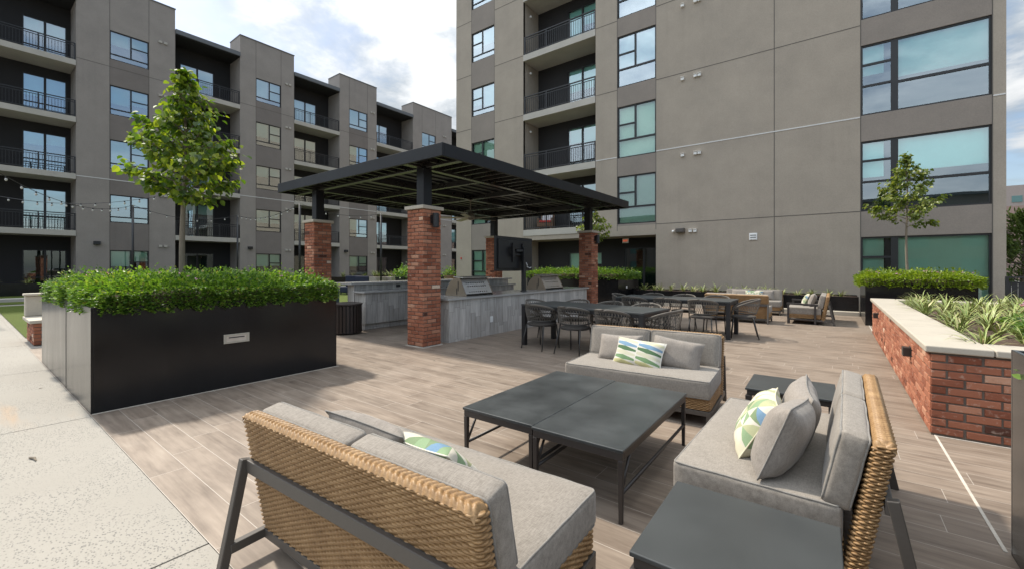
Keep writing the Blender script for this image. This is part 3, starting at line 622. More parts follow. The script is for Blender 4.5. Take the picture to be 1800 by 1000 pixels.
# ------------------------------------------------------------------ bricks
def brick_run(name, mats, faces, parent, world=True, seed=1):
    """faces: list of (origin, along, out, length, height); real bricks standing 7 mm proud of their mortar bed"""
    rg = random.Random(seed); V = []; F = []; col = []
    bl, bh, jt = .200, .0575, .0115
    for (o, al, ou, L, Hh, off) in faces:
        o, al, ou = Vector(o), Vector(al), Vector(ou); up = Vector((0, 0, 1)); n = int(round(Hh/(bh+jt))); ch = Hh/n; row = 0
        for r_ in range(n):
            z0 = r_*ch+jt*.5; z1 = (r_+1)*ch-jt*.5; x = -((r_+off) % 2)*(bl+jt)/2
            while x < L-.012:
                a = max(0, x); b = min(L, x+bl); x += bl+jt
                if b-a < .03: continue
                j = rg.uniform; d0 = .0065+j(-.002, .003); a2 = a+j(0, .004) if a > 0 else a-.0005; b2 = b-j(0, .004) if b < L else b+.0005; zz0, zz1 = z0+j(-.002, .002), z1+j(-.002, .002)
                c = .006; i0 = len(V)
                for (p, q, dd) in ((a2, zz0, -.02), (b2, zz0, -.02), (b2, zz1, -.02), (a2, zz1, -.02), (a2, zz0, d0-c*.6), (b2, zz0, d0-c*.6), (b2, zz1, d0-c*.6), (a2, zz1, d0-c*.6),
                                   (a2+c, zz0+c, d0), (b2-c, zz0+c, d0), (b2-c, zz1-c, d0), (a2+c, zz1-c, d0)):
                    V.append(o+al*p+up*q+ou*dd)
                fs = [(4, 5, 9, 8), (5, 6, 10, 9), (6, 7, 11, 10), (7, 4, 8, 11), (8, 9, 10, 11), (0, 1, 5, 4), (1, 2, 6, 5), (2, 3, 7, 6), (3, 0, 4, 7)]
                v = min(1, max(0, rg.gauss(.47, .21))); 
                for f in fs: F.append(tuple(k+i0 for k in f)); col.append(v)
    me = bpy.data.meshes.new(name)
    L = parent.location if (world and parent) else Vector((0, 0, 0))
    me.from_pydata([tuple(p-L) for p in V], [], F); me.materials.append(mats)
    at = me.attributes.new('brick', 'FLOAT_VECTOR', 'FACE'); arr = np.zeros((len(F), 3), dtype=np.float32); arr[:, 0] = col; at.data.foreach_set('vector', arr.ravel())
    bm = bmesh.new(); bm.from_mesh(me); bmesh.ops.recalc_face_normals(bm, faces=bm.faces); bm.to_mesh(me); bm.free()
    o = bpy.data.objects.new(name, me); C.objects.link(o); o.parent = parent; return o
def box_faces(x0, x1, y0, y1, z0, h, sides='SENW'):
    fs = []
    if 'S' in sides: fs.append(((x0, y0, z0), (1, 0, 0), (0, -1, 0), x1-x0, h, 0))
    if 'E' in sides: fs.append(((x1, y0, z0), (0, 1, 0), (1, 0, 0), y1-y0, h, 1))
    if 'N' in sides: fs.append(((x1, y1, z0), (-1, 0, 0), (0, 1, 0), x1-x0, h, 0))
    if 'W' in sides: fs.append(((x0, y1, z0), (0, -1, 0), (-1, 0, 0), y1-y0, h, 1))
    return fs

# ------------------------------------------------------------------ pergola columns (part of the pergola: they carry its roof)
PG = thing('pergola', 'large black steel pergola with louvred edge on four red brick columns', 'pergola', (-8, 8.6, 0))
cols = [(-6.316, 5.115), (-10.13, 5.115), (-6.316, 11.77), (-10.13, 11.77)]; CW = .425
for i, (x, y) in enumerate(cols):
    bo = brick_run('column', M['brick'], box_faces(x, x+CW, y, y+CW, .02, 2.475), PG, seed=20+i)
    mb = MB(); mb.box(x+.004, x+CW-.004, y+.004, y+CW-.004, 0, 2.5); c = mb.build('mortar_core', M['mortar'], bo); c.data.transform(Matrix.Translation(-PG.location))
    mb = MB(); mb.box(x-.045, x+CW+.045, y-.045, y+CW+.045, 2.50, 2.565); c = mb.build('cap', M['limestone'], bo, bevel=.008); c.data.transform(Matrix.Translation(-PG.location))
    mb = MB(); mb.box(x-.03, x+CW+.03, y-.03, y+CW+.03, -.01, .012); c = mb.build('base_joint', M['grout'], bo); c.data.transform(Matrix.Translation(-PG.location))
    mb = MB(); cx, cy = x+CW/2, y+CW/2; mb.box(cx-.10, cx+.10, cy-.10, cy+.10, 2.566, 3.27); mb.box(cx-.13, cx+.13, cy-.13, cy+.13, 2.566, 2.58); mb.build('post', M['pergola_dark'], PG, world=True, bevel=.006)
    if x > -7:      # cylinder sconces facing the terrace
        mb = MB(); mb.box(x+CW+.005, x+CW+.05, cy-.05, cy+.05, 2.24, 2.40); mb.lathe([(.055, 0), (.06, .01), (.06, .25), (.055, .26)], (x+CW+.10, cy, 2.17), 16); mb.build('sconce', M['black'], PG, world=True)
RX0, RX1, RY0, RY1 = -10.90, -5.10, 4.83, 12.74; ZT = 3.49; ZB = 3.27
mb = MB(); t_ = .05
mb.box(RX0, RX1, RY0, RY0+t_, ZB, ZT); mb.box(RX0, RX1, RY1-t_, RY1, ZB, ZT); mb.box(RX0, RX0+t_, RY0+t_, RY1-t_, ZB, ZT); mb.box(RX1-t_, RX1, RY0+t_, RY1-t_, ZB, ZT)
mb.build('fascia', M['pergola_dark'], PG, world=True, bevel=.005)
mb = MB(); mb.box(RX0+t_, RX1-t_, RY0+t_, RY1-t_, ZT-.045, ZT-.02)
xx = RX0+.2
while xx < RX1-.1: mb.box(xx-.03, xx+.03, RY0+t_+.01, RY1-t_-.01, ZT-.075, ZT-.046); xx += .30
mb.build('roof_deck', M['deck_pan'], PG, world=True)
px = [cols[1][0]+CW/2, cols[0][0]+CW/2]; py = [cols[0][1]+CW/2, cols[2][1]+CW/2]
mb = MB(); zb0 = 3.272; zb1 = 3.42
for x in px: mb.box(x-.06, x+.06, RY0+t_, RY1-t_, zb0, zb1)
for y in py:
    for a, b in ((RX0+t_, px[0]-.06), (px[0]+.06, px[1]-.06), (px[1]+.06, RX1-t_)): mb.box(a, b, y-.06, y+.06, zb0+.002, zb1)
mb.build('edge_beam', M['pergola_under'], PG, world=True, bevel=.004)
mb = MB(); xm = (px[0]+px[1])/2
mb.box(xm-.045, xm+.045, py[0]+.06, py[1]-.06, 3.29, 3.41)
for k in range(1, 4):
    y = py[0]+(py[1]-py[0])*k/4
    for a, b in ((px[0]+.06, xm-.045), (xm+.045, px[1]-.06)): mb.box(a, b, y-.045, y+.045, 3.292, 3.41)
mb.build('joist', M['pergola_under'], PG, world=True, bevel=.004)
def louvre(*a): mb = MB(); mb.box(*a); mb.build('louvre', M['pergola_under'], PG, world=True)
n = 20
for k in range(1, n):
    x = RX0+(RX1-RX0)*k/n
    if min(abs(x-q) for q in px) < .09: continue
    for a, b in ((RY0+t_, py[0]-.06), (py[1]+.06, RY1-t_)): louvre(x-.014, x+.014, a, b, 3.30, 3.42)
n = 27
for k in range(1, n):
    y = RY0+(RY1-RY0)*k/n
    if not (py[0]+.08 < y < py[1]-.08): continue
    for a, b in ((RX0+t_, px[0]-.06), (px[1]+.06, RX1-t_)): louvre(a, b, y-.014, y+.014, 3.30, 3.42)
FN = thing('ceiling_fan', 'slim bronze ceiling fan hanging under the black pergola', 'fan', (xm, py[0]+(py[1]-py[0])*.5, 2.78))
mb = MB(); mb.lathe([(.012, .20), (.012, .49)], (0, 0, 0), 10); mb.lathe([(.05, .485), (.06, .505), (.03, .51)], (0, 0, 0), 16); mb.build('downrod', M['bronze_fan'], FN, smooth=False)
mb = MB(); mb.lathe([(.03, -.04), (.10, -.02), (.125, .03), (.11, .10), (.045, .17), (.02, .22)], (0, 0, 0), 24); mb.build('motor', M['bronze_fan'], FN, smooth=True)
for k in range(5):
    mb = MB(); m_ = Tm((0, 0, .02), R(72*k+12)); mb.box(.10, .92, -.06, .07, -.006, .006, m_ @ Matrix.Rotation(R(10), 4, 'X')); mb.build('blade', M['bronze_fan'], FN)

# ------------------------------------------------------------------ kitchen counters
GC = thing('grill_counter', 'long grey plank clad grill counter with granite top behind the nearest brick column', 'counter', (-6.3, 8.6, 0))
mb = MB(); mb.box(-6.75, -5.892, 5.76, 11.45, 0, .808); mb.build('cladding', M['plank'], GC, world=True)
mb = MB(); mb.box(-6.80, -5.85, 5.70, 11.52, .81, .85); mb.build('countertop', M['counter_top'], GC, world=True, bevel=.006)
mb = MB(); mb.box(-5.890, -5.880, 6.98, 7.07, .27, .40); op_ = mb.build('outlet_cover', M['white_plate'], GC, world=True, bevel=.006)
BC = thing('bar_counter', 'two tier grey plank clad bar counter at the back of the pergola', 'counter', (-9, 8.6, 0))
mb = MB(); mb.box(-9.05, -8.62, 5.76, 11.45, .14, .848); mb.box(-9.05, -8.70, 5.80, 11.40, 0, .138); mb.build('cladding', M['plank'], BC, world=True)
mb = MB(); mb.box(-9.02, -8.56, 5.68, 11.5, .85, .89); mb.build('countertop', M['counter_top'], BC, world=True, bevel=.006)
mb = MB(); mb.box(-9.32, -9.055, 5.74, 11.7, 0, 1.028); mb.build('raised_wall', M['plank'], BC, world=True)
mb = MB(); mb.box(-9.68, -8.98, 5.62, 11.84, 1.03, 1.075); mb.build('bar_top', M['counter_top'], BC, world=True, bevel=.006)
for y in (6.95, 9.2):
    mb = MB(); mb.box(-9.053, -9.035, y, y+.13, .935, 1.0); mb.build('outlet_cover', M['black'], BC, world=True, bevel=.004)
def grill(y0, y1, label):
    g_ = thing('barbecue_grill', label, 'grill', (-6.33, (y0+y1)/2, .851), group='grills built in along the counter'); W_ = (y1-y0)/2
    prof = [(-.32, 0), (-.30, .07), (-.24, .20), (-.16, .30), (-.05, .365), (.10, .375), (.12, .35), (.27, .06), (.30, 0)]
    for sgn in (-1, 1):
        mb = MB(); mb.prism(prof, lambda p, q, t: (p, t, q), sgn*W_-.012, sgn*W_+.012); mb.build('side_panel', M['steel_dark'], g_, bevel=.003)
    mb = MB(); mb.prism([(-.31, .0), (-.29, .07), (-.23, .20), (-.155, .29), (-.05, .352), (.09, .36), (.105, .33), (.12, .30), (.03, .28), (-.05, .20), (-.10, 0)], lambda p, q, t: (p, t, q), -W_+.014, W_-.014); mb.build('hood', M['steel'], g_)
    mb = MB(); a = Vector((.115, 0, .335)); b = Vector((.275, 0, .045)); d = b-a
    # perforated back panel built as strips around two rows of slots
    def strip(t0, t1, y0_, y1_):
        p0 = a+d*t0; p1 = a+d*t1; nrm = Vector((-d.z, 0, d.x)).normalized()*-.006
        q = [p0+Vector((0, y0_, 0)), p0+Vector((0, y1_, 0)), p1+Vector((0, y1_, 0)), p1+Vector((0, y0_, 0))]; mb.add(q+[k+nrm for k in q], [(0, 1, 2, 3), (7, 6, 5, 4), (0, 4, 5, 1), (1, 5, 6, 2), (2, 6, 7, 3), (3, 7, 4, 0)])
    rows = [(.22, .30, 0), (.44, .52, .5), (.84, .90, 0)]; tprev = 0
    for (t0, t1, of) in rows:
        strip(tprev, t0, -W_+.014, W_-.014); n = 9; pitch = 2*W_*.72/n; ys = -W_*.72+pitch*of*.5; strip(t0, t1, -W_+.014, ys)
        for k in range(n):
            s0 = ys+pitch*k; strip(t0, t1, s0+pitch*.55, s0+pitch if k < n-1 else W_-.014)
        tprev = t1
    strip(tprev, 1, -W_+.014, W_-.014); mb.build('back_panel', M['steel'], g_)
    mb = MB(); mb.box(-.09, .20, -W_-.03, W_+.03, .378, .392, Tm((0, 0, 0), 0, 0, R(4))); mb.build('lid_edge', M['steel'], g_, bevel=.003)
    mb = MB(); mb.box(-.02, .10, -W_+.03, W_-.03, .30, .375); mb.build('vent_slot', M['black'], g_)
    mb = MB(); mb.bar((-.28, -W_+.08, .19), (-.28, W_-.08, .19), .03); mb.build('handle', M['steel'], g_)
    mb = MB(); mb.box(.02, .035, -W_-.016, -W_-.011, .03, .16); mb.box(.06, .075, -W_-.016, -W_-.011, .10, .30); mb.build('hinge_slot', M['black'], g_)
    return g_
grill(6.40, 7.26, 'stainless barbecue grill with perforated back nearest the front brick column'); grill(9.42, 10.33, 'stainless barbecue grill beyond the television post')
TV = thing('television', 'black outdoor television seen from behind on a post rising from the counter', 'television', (-6.2, 8.45, .851))
mb = MB(); mb.box(-.16, -.11, -.78, .74, .50, 1.335); mb.box(-.112, -.07, -.70, .66, .56, 1.27); mb.build('screen_housing', M['black'], TV, bevel=.012)
mb = MB(); mb.box(-.01, .07, .11, .21, 0, 1.08); mb.box(-.03, .09, .09, .23, 0, .012); mb.build('post', M['black'], TV, bevel=.006)
mb = MB(); mb.box(-.068, -.03, -.20, -.15, .72, 1.18); mb.box(-.068, -.03, .20, .25, .72, 1.18); mb.box(-.04, .0, -.24, .28, .88, .92); mb.box(-.04, .0, -.24, .28, 1.04, 1.08); mb.bar((-.02, -.1, 1.0), (.03, .16, 1.0), .06); mb.box(-.012, .05, -.30, -.22, .84, 1.10); mb.build('mount_bracket', M['black'], TV, bevel=.004)
mb = MB(); mb.tube([(-.06, .29, .74), (.0, .31, .70), (.02, .33, .63), (-.02, .38, .60), (.02, .45, .57), (0, .53, .59)], .012, 8); mb.build('cable', M['white_plate'], TV, smooth=True)
TC = thing('litter_bin', 'round dark slatted litter bin beside the bar counter', 'bin', (-8.55, 5.25, 0))
mb = MB(); mb.lathe([(.30, .03), (.30, .05), (.285, .06), (.285, .60)], (0, 0, 0), 32); mb.build('liner', M['deck_pan'], TC)
mb = MB()
for k in range(26): mb.box(.288, .31, -.026, .026, .03, .62, Tm((0, 0, 0), R(360/26*k)))
mb.build('slats', M['bin_brown'], TC)
mb = MB(); mb.lathe([(.30, .622), (.325, .63), (.325, .66), (.25, .675), (.20, .675)], (0, 0, 0), 40); mb.build('rim', M['bin_brown'], TC)
DS = thing('drink_cooler', 'teal grey cooler with pale lid standing behind the slatted litter bin', 'cooler', (-9.5, 5.42, 0))
mb = MB(); mb.box(-.17, .17, -.13, .13, .42, .98); mb.build('body', M['teal'], DS, bevel=.04, seg=4)
mb = MB(); mb.box(-.19, .19, -.15, .15, .985, 1.03); mb.build('lid', M['limestone'], DS, bevel=.015)
mb = MB(); mb.box(-.19, .19, -.15, .15, .37, .415); mb.build('shelf', M['limestone'], DS, bevel=.01)
for sx in (-.16, .16):
    for sy in (-.12, .12): mb = MB(); mb.box(sx-.015, sx+.015, sy-.015, sy+.015, 0, .37); mb.build('leg', M['steel_dark'], DS)
mb = MB(); mb.tube([(.18, -.05, .95), (.23, -.06, .95), (.24, -.06, .88), (.23, -.06, .60)], .012, 8); mb.build('tap', M['steel'], DS, smooth=True)

# ------------------------------------------------------------------ steel planters, brick planter
def planter(name, label, x0, x1, y0, y1, h, cap=False, mat='planter', seams=()):
    p = thing(name, label, 'planter', ((x0+x1)/2, (y0+y1)/2, 0)); t = .02
    mb = MB(); mb.box(x0, x1, y0, y0+t, 0, h); mb.box(x0, x1, y1-t, y1, 0, h); mb.box(x0, x0+t, y0+t, y1-t, 0, h); mb.box(x1-t, x1, y0+t, y1-t, 0, h); mb.build('shell', M[mat], p, world=True, bevel=.003)
    mb = MB(); mb.box(x0+t, x1-t, y0+t, y1-t, h-.10, h-.05); mb.build('soil', M['soil'], p, world=True)
    if seams:
        mb = MB()
        for s_ in seams: mb.box(s_-.004, s_+.004, y0-.0035, y0-.001, .004, h-.004)
        mb.build('seam', M['black'], p, world=True)
    return p
P1 = planter('planter_box', 'big black steel planter box in the left foreground holding the broad leaved tree', -9.65, -5.845, .822, 3.42, 1.052, seams=(-7.35,))
fb = MB()
fy0, fy1, fz0, fz1 = 1.965, 2.245, .53, .64
for a in ((fy0, fy1, fz0, fz0+.022), (fy0, fy1, fz1-.022, fz1), (fy0, fy0+.03, fz0+.022, fz1-.022), (fy1-.03, fy1, fz0+.022, fz1-.022)): fb.box(-5.843, -5.828, *a)
sl = fb.build('step_light', M['limestone'], P1, world=True, bevel=.003)
fb = MB(); fb.box(-5.843, -5.836, fy0+.03, fy1-.03, fz0+.022, fz1-.022); q = fb.build('lens', M['steel'], sl); q.data.transform(Matrix.Translation(-P1.location))
fb = MB(); fb.box(-5.8355, -5.831, fy0+.055, fy1-.055, fz0+.062, fz0+.074); q = fb.build('slot', M['black'], sl); q.data.transform(Matrix.Translation(-P1.location))
P2 = planter('planter_box', 'black steel planter box with a thin tree beyond the far end of the brick wall', .62, 2.56, 13.8, 16.4, 1.05)
P4 = planter('planter_box', 'black steel planter box under the building overhang behind the dining tables', -10.7, -6.5, 15.2, 17.3, 1.05)
mb = MB(); mb.box(-6.499, -6.488, 15.95, 16.07, .62, .72); mb.build('outlet_cover', M['white_plate'], P4, world=True, bevel=.004)
P3 = planter('planter_box', 'grey steel planter box edge at the right side of the terrace', .712, 3.4, .9, 3.235, 1.035, mat='planter_grey')
LP = planter('planter_box', 'low black planter trough along the foot of the warm grey wall', -6.4, .59, 16.42, 17.6, .56)
mb = MB(); mb.box(-6.5, .60, 16.2, 17.7, -.01, .12); tag(mb.build('planter_curb', M['bench_conc'], bevel=.01), kind='structure')
LP2 = planter('planter_box', 'long low black planter trough at the foot of the grey apartment block', -33.2, -32.7, -6, 33, .62)
BW = thing('brick_planter', 'raised red brick planter wall with pale stone coping along the right side', 'planter', (1.8, 8.6, 0))
bx0, bx1, by0, by1 = .668, 4.2, 5.135, 12.1
bo = brick_run('brickwork', M['brick'], [((bx0, by1, .015), (0, -1, 0), (-1, 0, 0), by1-by0, .69, 1), ((bx0, by0, .015), (1, 0, 0), (0, -1, 0), bx1-bx0, .69, 0), ((bx1, by1, .015), (-1, 0, 0), (0, 1, 0), bx1-bx0, .69, 0)], BW, seed=5)
mb = MB(); mb.box(bx0+.004, bx0+.3, by0+.004, by1-.004, 0, .715); mb.box(bx0+.3, bx1, by0+.004, by0+.3, 0, .715); mb.box(bx0+.3, bx1, by1-.3, by1-.004, 0, .715); c = mb.build('mortar_core', M['mortar'], bo); c.data.transform(Matrix.Translation(-BW.location))
# coping stones, each about 0.6 m long
mb = MB(); y = by0-.035; ys = [by0-.035]
while ys[-1] < by1-.35: ys.append(ys[-1]+.78)
ys[-1] = by1+.035
for a, b in zip(ys[:-1], ys[1:]): mb.box(bx0-.04, bx0+.37, a+.002, b-.002, .718, .778)
x_ = bx0+.37
while x_ < bx1-.3:
    mb.box(x_+.004, x_+.776, by0-.035, by0+.37, .718, .7775); mb.box(x_+.004, x_+.776, by1-.37, by1+.035, .718, .7775); x_ += .78
mb.build('coping', M['limestone'], BW, world=True, bevel=.012, seg=3)
mb = MB(); mb.box(bx0+.32, bx1, by0+.32, by1-.32, .5, .70); mb.build('soil', M['soil'], BW, world=True)
for y in (6.28, 10.6):
    mb = MB(); mb.box(bx0-.075, bx0-.012, y-.06, y+.06, .49, .585); mb.box(bx0-.012, bx0-.002, y-.075, y+.075, .48, .595); mb.build('wall_lamp', M['bronze'], BW, world=True, bevel=.004)

# ------------------------------------------------------------------ foliage
def leaf_cloud(name, P, Dn, size, mat, parent=None, aspect=.62, fold=.25, droop=.0):
    """P positions (n,3), Dn outward directions (n,3): one folded six-point leaf each"""
    n = len(P); rg = RNG
    ax = Dn+rg.normal(0, .55, (n, 3)); ax[:, 2] -= droop; ax /= np.linalg.norm(ax, axis=1)[:, None]+1e-9
    up = rg.normal(0, .45, (n, 3))+np.array([0, 0, 1.0]); sd = np.cross(ax, up); sd /= np.linalg.norm(sd, axis=1)[:, None]+1e-9; nr = np.cross(sd, ax)
    s = size*rg.uniform(.6, 1.25, n)[:, None]; wv = s*aspect*.5
    base = P; tip = P+ax*s-nr*s*.12; l1 = P+ax*s*.22+sd*wv*.85+nr*wv*fold; l2 = P+ax*s*.62+sd*wv*.8+nr*wv*fold*.7; r1 = P+ax*s*.22-sd*wv*.85+nr*wv*fold; r2 = P+ax*s*.62-sd*wv*.8+nr*wv*fold*.7
    V = np.stack([base, l1, l2, tip, r2, r1], 1).reshape(-1, 3); i = np.arange(n)*6
    F = np.concatenate([np.stack([i, i+3, i+2, i+1], 1), np.stack([i, i+5, i+4, i+3], 1)])
    return npmesh(name, V, F, mat, parent, smooth=False)
def vnoise(x, y, seed, f):
    a = np.sin(x*f*1.7+seed)*np.cos(y*f*1.3+seed*2.1)+.6*np.sin(x*f*3.1-y*f*2.3+seed*.7)+.4*np.cos(y*f*5.2+x*f*4.1+seed*1.3); return a/2.0
def hedge(label, x0, x1, y0, y1, z0, h, n, leaf, mat, seed, over=.07, flowers=0, name='lantana_bed', fl_edge=False):
    hd = thing(name, label, 'plants', ((x0+x1)/2, (y0+y1)/2, z0)); L = np.array(hd.location)
    rg = np.random.default_rng(seed); cx, cy = (x0+x1)/2, (y0+y1)/2; hx, hy = (x1-x0)/2+over, (y1-y0)/2+over
    u = rg.uniform(-1, 1, n); v = rg.uniform(-1, 1, n); side = rg.uniform(0, 1, n) < .42
    ang = rg.uniform(0, 2*math.pi, n)
    # leaves on the rim: push to the border of the bed
    k = np.maximum(np.abs(u), np.abs(v)); u = np.where(side, u/k, u); v = np.where(side, v/k, v)
    x = cx+u*hx; y = cy+v*hy; nz = vnoise(x, y, seed, 3.2); nz2 = vnoise(x, y, seed+5, 9.0)
    edge = np.maximum(np.abs(u), np.abs(v)); dome = 1-.35*np.clip((edge-.80)/.2, 0, 1)**2
    top = h*(dome+.26*nz+.16*nz2); tt = rg.uniform(0, 1, n)**.55
    z = np.where(side, z0-.06-.05*nz2+(top+.06)*rg.uniform(0, 1, n), z0+top*(.45+.55*tt))
    # rim bulges outwards halfway up
    rr = np.where(side, .02+.05*nz+.04*nz2+rg.normal(0, .022, n), 0); x = x+np.where(np.abs(u) >= np.abs(v), np.sign(u), 0)*rr; y = y+np.where(np.abs(v) > np.abs(u), np.sign(v), 0)*rr
    D_ = np.stack([u*edge**3*1.2, v*edge**3*1.2, np.where(side, .35, 1.0)], 1)
    spr = rg.uniform(0, 1, n) < .09; z = np.where(spr & ~side, z+rg.uniform(.02, .13, n), z)     # stray shoots
    leaf_cloud('foliage', np.stack([x, y, z], 1)-L, D_, leaf, mat, hd)
    # woody interior so the bed is not hollow
    mb = MB(); mb.box(x0+.05, x1-.05, y0+.05, y1-.05, z0-.06, z0+h*.42); o = mb.build('stems', M['soil'], hd, world=True)
    if flowers:
        fx = cx+rg.uniform(-1, 1, flowers)*hx*.97; fy = cy+rg.uniform(-1, 1, flowers)*hy*.97
        if fl_edge: fy = y0-over+rg.uniform(-.02, .5, flowers)
        fz = z0+h*(1.0+.22*vnoise(fx, fy, seed, 3.2)+.12*vnoise(fx, fy, seed+5, 9.0))+.03
        P = np.repeat(np.stack([fx, fy, fz], 1), 9, 0)+rg.normal(0, .011, (flowers*9, 3))*np.array([1, 1, .5]); leaf_cloud('blossoms', P-L, np.tile([0, 0, 1.0], (len(P), 1)), .016, M['pink'], hd, aspect=1)
    return hd
hedge('bushy green lantana filling the big black planter box in the left foreground', -9.60, -5.87, .91, 3.40, 1.03,   .27, 50000, .041, M['lantana'], 3, over=.015, flowers=44)
hedge('yellowish green lantana in the planter box beyond the brick wall', .64, 2.54, 13.82, 16.3, 1.03, .25, 12000, .060, M['lantana_y'], 11, flowers=24, fl_edge=True)
hedge('bright green lantana in the planter box under the building overhang', -10.68, -6.52, 15.22, 17.2, 1.03, .30, 12000, .065, M['lantana'], 17, flowers=8)
def tree(label, x, y, z0, zc0, zt, rad, nb, nl, leaf, mat, seed, trunk_r, lean=(0, 0), name='young_tree', top_pow=.8, droop=.7):
    tr = thing(name, label, 'tree', (x, y, z0)); rg = random.Random(seed); H_ = zt-z0
    def trunk_pt(s): return Vector((lean[0]*s+.02*math.sin(s*7+seed), lean[1]*s+.02*math.cos(s*6+seed*2), H_*s))
    mb = MB(); pts = [trunk_pt(i/14) for i in range(15)]; mb.tube(pts, [trunk_r*(1.15-.95*i/14) for i in range(15)], 10)
    P = []; Dn = []; cz = zc0-z0
    for b in range(nb):
        f = (b+.5)/nb; hz = cz+(H_*.95-cz)*f**1.1; s = hz/H_; p0 = trunk_pt(s); az = b*2.399+rg.uniform(-.4, .4)
        prof = (min(1, (f+.16)/.30))*(1-f)**top_pow*1.12+.10; Lb = rad*prof*rg.uniform(.75, 1.12); el = R(rg.uniform(15, 38)+28*f); bend = rg.uniform(-.05, .12)
        q = []; 
        for i in range(6):
            t = i/5; e = el+bend*t; q.append(p0+Vector((math.cos(az)*math.cos(el)*Lb*t, math.sin(az)*math.cos(el)*Lb*t, math.sin(el)*Lb*t*(1-.25*t)+.03*math.sin(t*5+b))))
        mb.tube(q, [trunk_r*.34*(1-.75*i/5)*(1.1-.5*f) for i in range(6)], 6)
        m_ = int(nl/nb*prof*1.55)
        # side twigs
        tips = []
        for k in range(5):
            t = rg.uniform(.3, 1.0); i = min(4, int(t*5)); a = q[i].lerp(q[i+1], t*5-i); az2 = az+rg.uniform(-1.3, 1.3); l = Lb*rg.uniform(.18, .42); e = a+Vector((math.cos(az2)*l, math.sin(az2)*l, rg.uniform(.0, .6)*l)); mb.tube([a, a.lerp(e, .5)+Vector((0, 0, .02)), e], [trunk_r*.13, trunk_r*.1, trunk_r*.06], 5); tips.append((a, e))
        for k in range(m_):
            if rg.random() < .62: a, e = rg.choice(tips); c = a.lerp(e, rg.uniform(.2, 1.08))
            else:
                t = rg.uniform(.25, 1.05); i = min(4, int(t*5)); c = q[i].lerp(q[i+1], t*5-i)
            j = leaf*.55; c = c+Vector((rg.gauss(0, j), rg.gauss(0, j), rg.gauss(-.01, j*.9))); P.append(c); dd = c-p0; dd.z = 0; dd = dd.normalized() if dd.length > 1e-4 else Vector((1, 0, 0)); Dn.append((dd.x, dd.y, -.1))
    for k in range(int(nl*.05)):
        c = trunk_pt(rg.uniform(.93, 1.0))+Vector((rg.gauss(0, .05), rg.gauss(0, .05), rg.uniform(-.05, .06))); P.append(c); Dn.append((rg.uniform(-1, 1), rg.uniform(-1, 1), .4))
    mb.build('trunk', M['bark'], tr, smooth=True)
    leaf_cloud('crown', np.array([tuple(p) for p in P]), np.array(Dn), leaf, mat, tr, aspect=.92, fold=.22, droop=droop); return tr
tree('young broad leaved tree growing from the lantana in the big foreground planter', -7.75, 2.09, .98, 2.38, 4.36, .80, 46, 2500, .094, M['leaf'], 4, .040, top_pow=.95)
tree('thin young tree growing in the planter box beyond the brick wall', 1.52, 14.9, .98, 2.45, 4.36, .80, 26, 1900, .082, M['leaf_s'], 9, .030, lean=(-.05, .0))
tree('young tree half hidden behind the far right brick column', -8.0, 16.3, .98, 2.45, 3.75, .85, 18, 650, .11, M['leaf_s'], 14, .030)

def spider(bms, x, y, z, s, rg):
    V, F, UV = bms; nb = rg.randint(26, 38)
    for k in range(nb):
        az = rg.uniform(0, 2*math.pi); L = s*rg.uniform(.6, 1.15); el = R(rg.uniform(38, 88)); wd = .0072*s/.3*rg.uniform(.8, 1.4); dx, dy = math.cos(az), math.sin(az); px_, py_ = -dy, dx; i0 = len(V); n = 6; cz = 0; r = .012
        cxr = 0.0
        for i in range(n+1):
            t = i/n; e = el-t*t*R(rg.uniform(50, 95))*.9 if i else el
            if i: cxr += math.cos(e)*L/n; cz += math.sin(e)*L/n
            wv = wd*(1-t)**.6*(.65+.7*min(1, t*3)) if i < n else .0006
            cx_, cy_ = x+dx*(r+cxr), y+dy*(r+cxr)
            V.append((cx_-px_*wv, cy_-py_*wv, z+cz)); V.append((cx_, cy_, z+cz-.25*wv)); V.append((cx_+px_*wv, cy_+py_*wv, z+cz)); UV += [(0, t), (.5, t), (1, t)]
        for i in range(n):
            a = i0+i*3; F.append((a, a+1, a+4, a+3)); F.append((a+1, a+2, a+5, a+4))
def plant(name, label, x, y, z, s, seed, group):
    rg = random.Random(seed); B = ([], [], []); spider(B, 0, 0, 0, s, rg); o = npmesh(name, B[0], B[1], M['blade'], None, True, B[2]); o.location = (x, y, z); tag(o, label, 'plant', group); return o
rgp = random.Random(31); cnt = 0
lab_b = 'variegated strap leaved plant in the raised brick planter'
for j in range(9):
    for i in range(13):
        x = 1.15+j*.30+rgp.uniform(-.09, .09); y = 5.72+i*.48+rgp.uniform(-.16, .16)+(j % 2)*.22
        if y > by1-.42 or (x > 1.62 and y < 7.7): continue
        plant('variegated_plant', lab_b, x, y, .70, rgp.uniform(.24, .37), 100+cnt, 'variegated plants in the brick planter'); cnt += 1
lab_l = 'variegated strap leaved plant in the low black trough by the wall'
for i in range(17):
    plant('variegated_plant', lab_l, -6.2+i*.405+rgp.uniform(-.12, .12), 16.8+rgp.uniform(-.15, .2), .49, rgp.uniform(.34, .50), 300+i, 'variegated plants in the low trough')
for i in range(30):
    plant('variegated_plant', 'small strap leaved plant at the foot of the grey apartment block', -32.95, -4.5+i*1.1+rgp.uniform(-.3, .3), .56, rgp.uniform(.45, .75), 400+i, 'plants at the foot of the grey block')
hedge('leafy pink flowering lantana at the right end of the brick planter', 1.72, 4.0, 5.55, 7.6, .70, .22, 9000, .05, M['lantana'], 23, flowers=0, name='lantana_shrub')
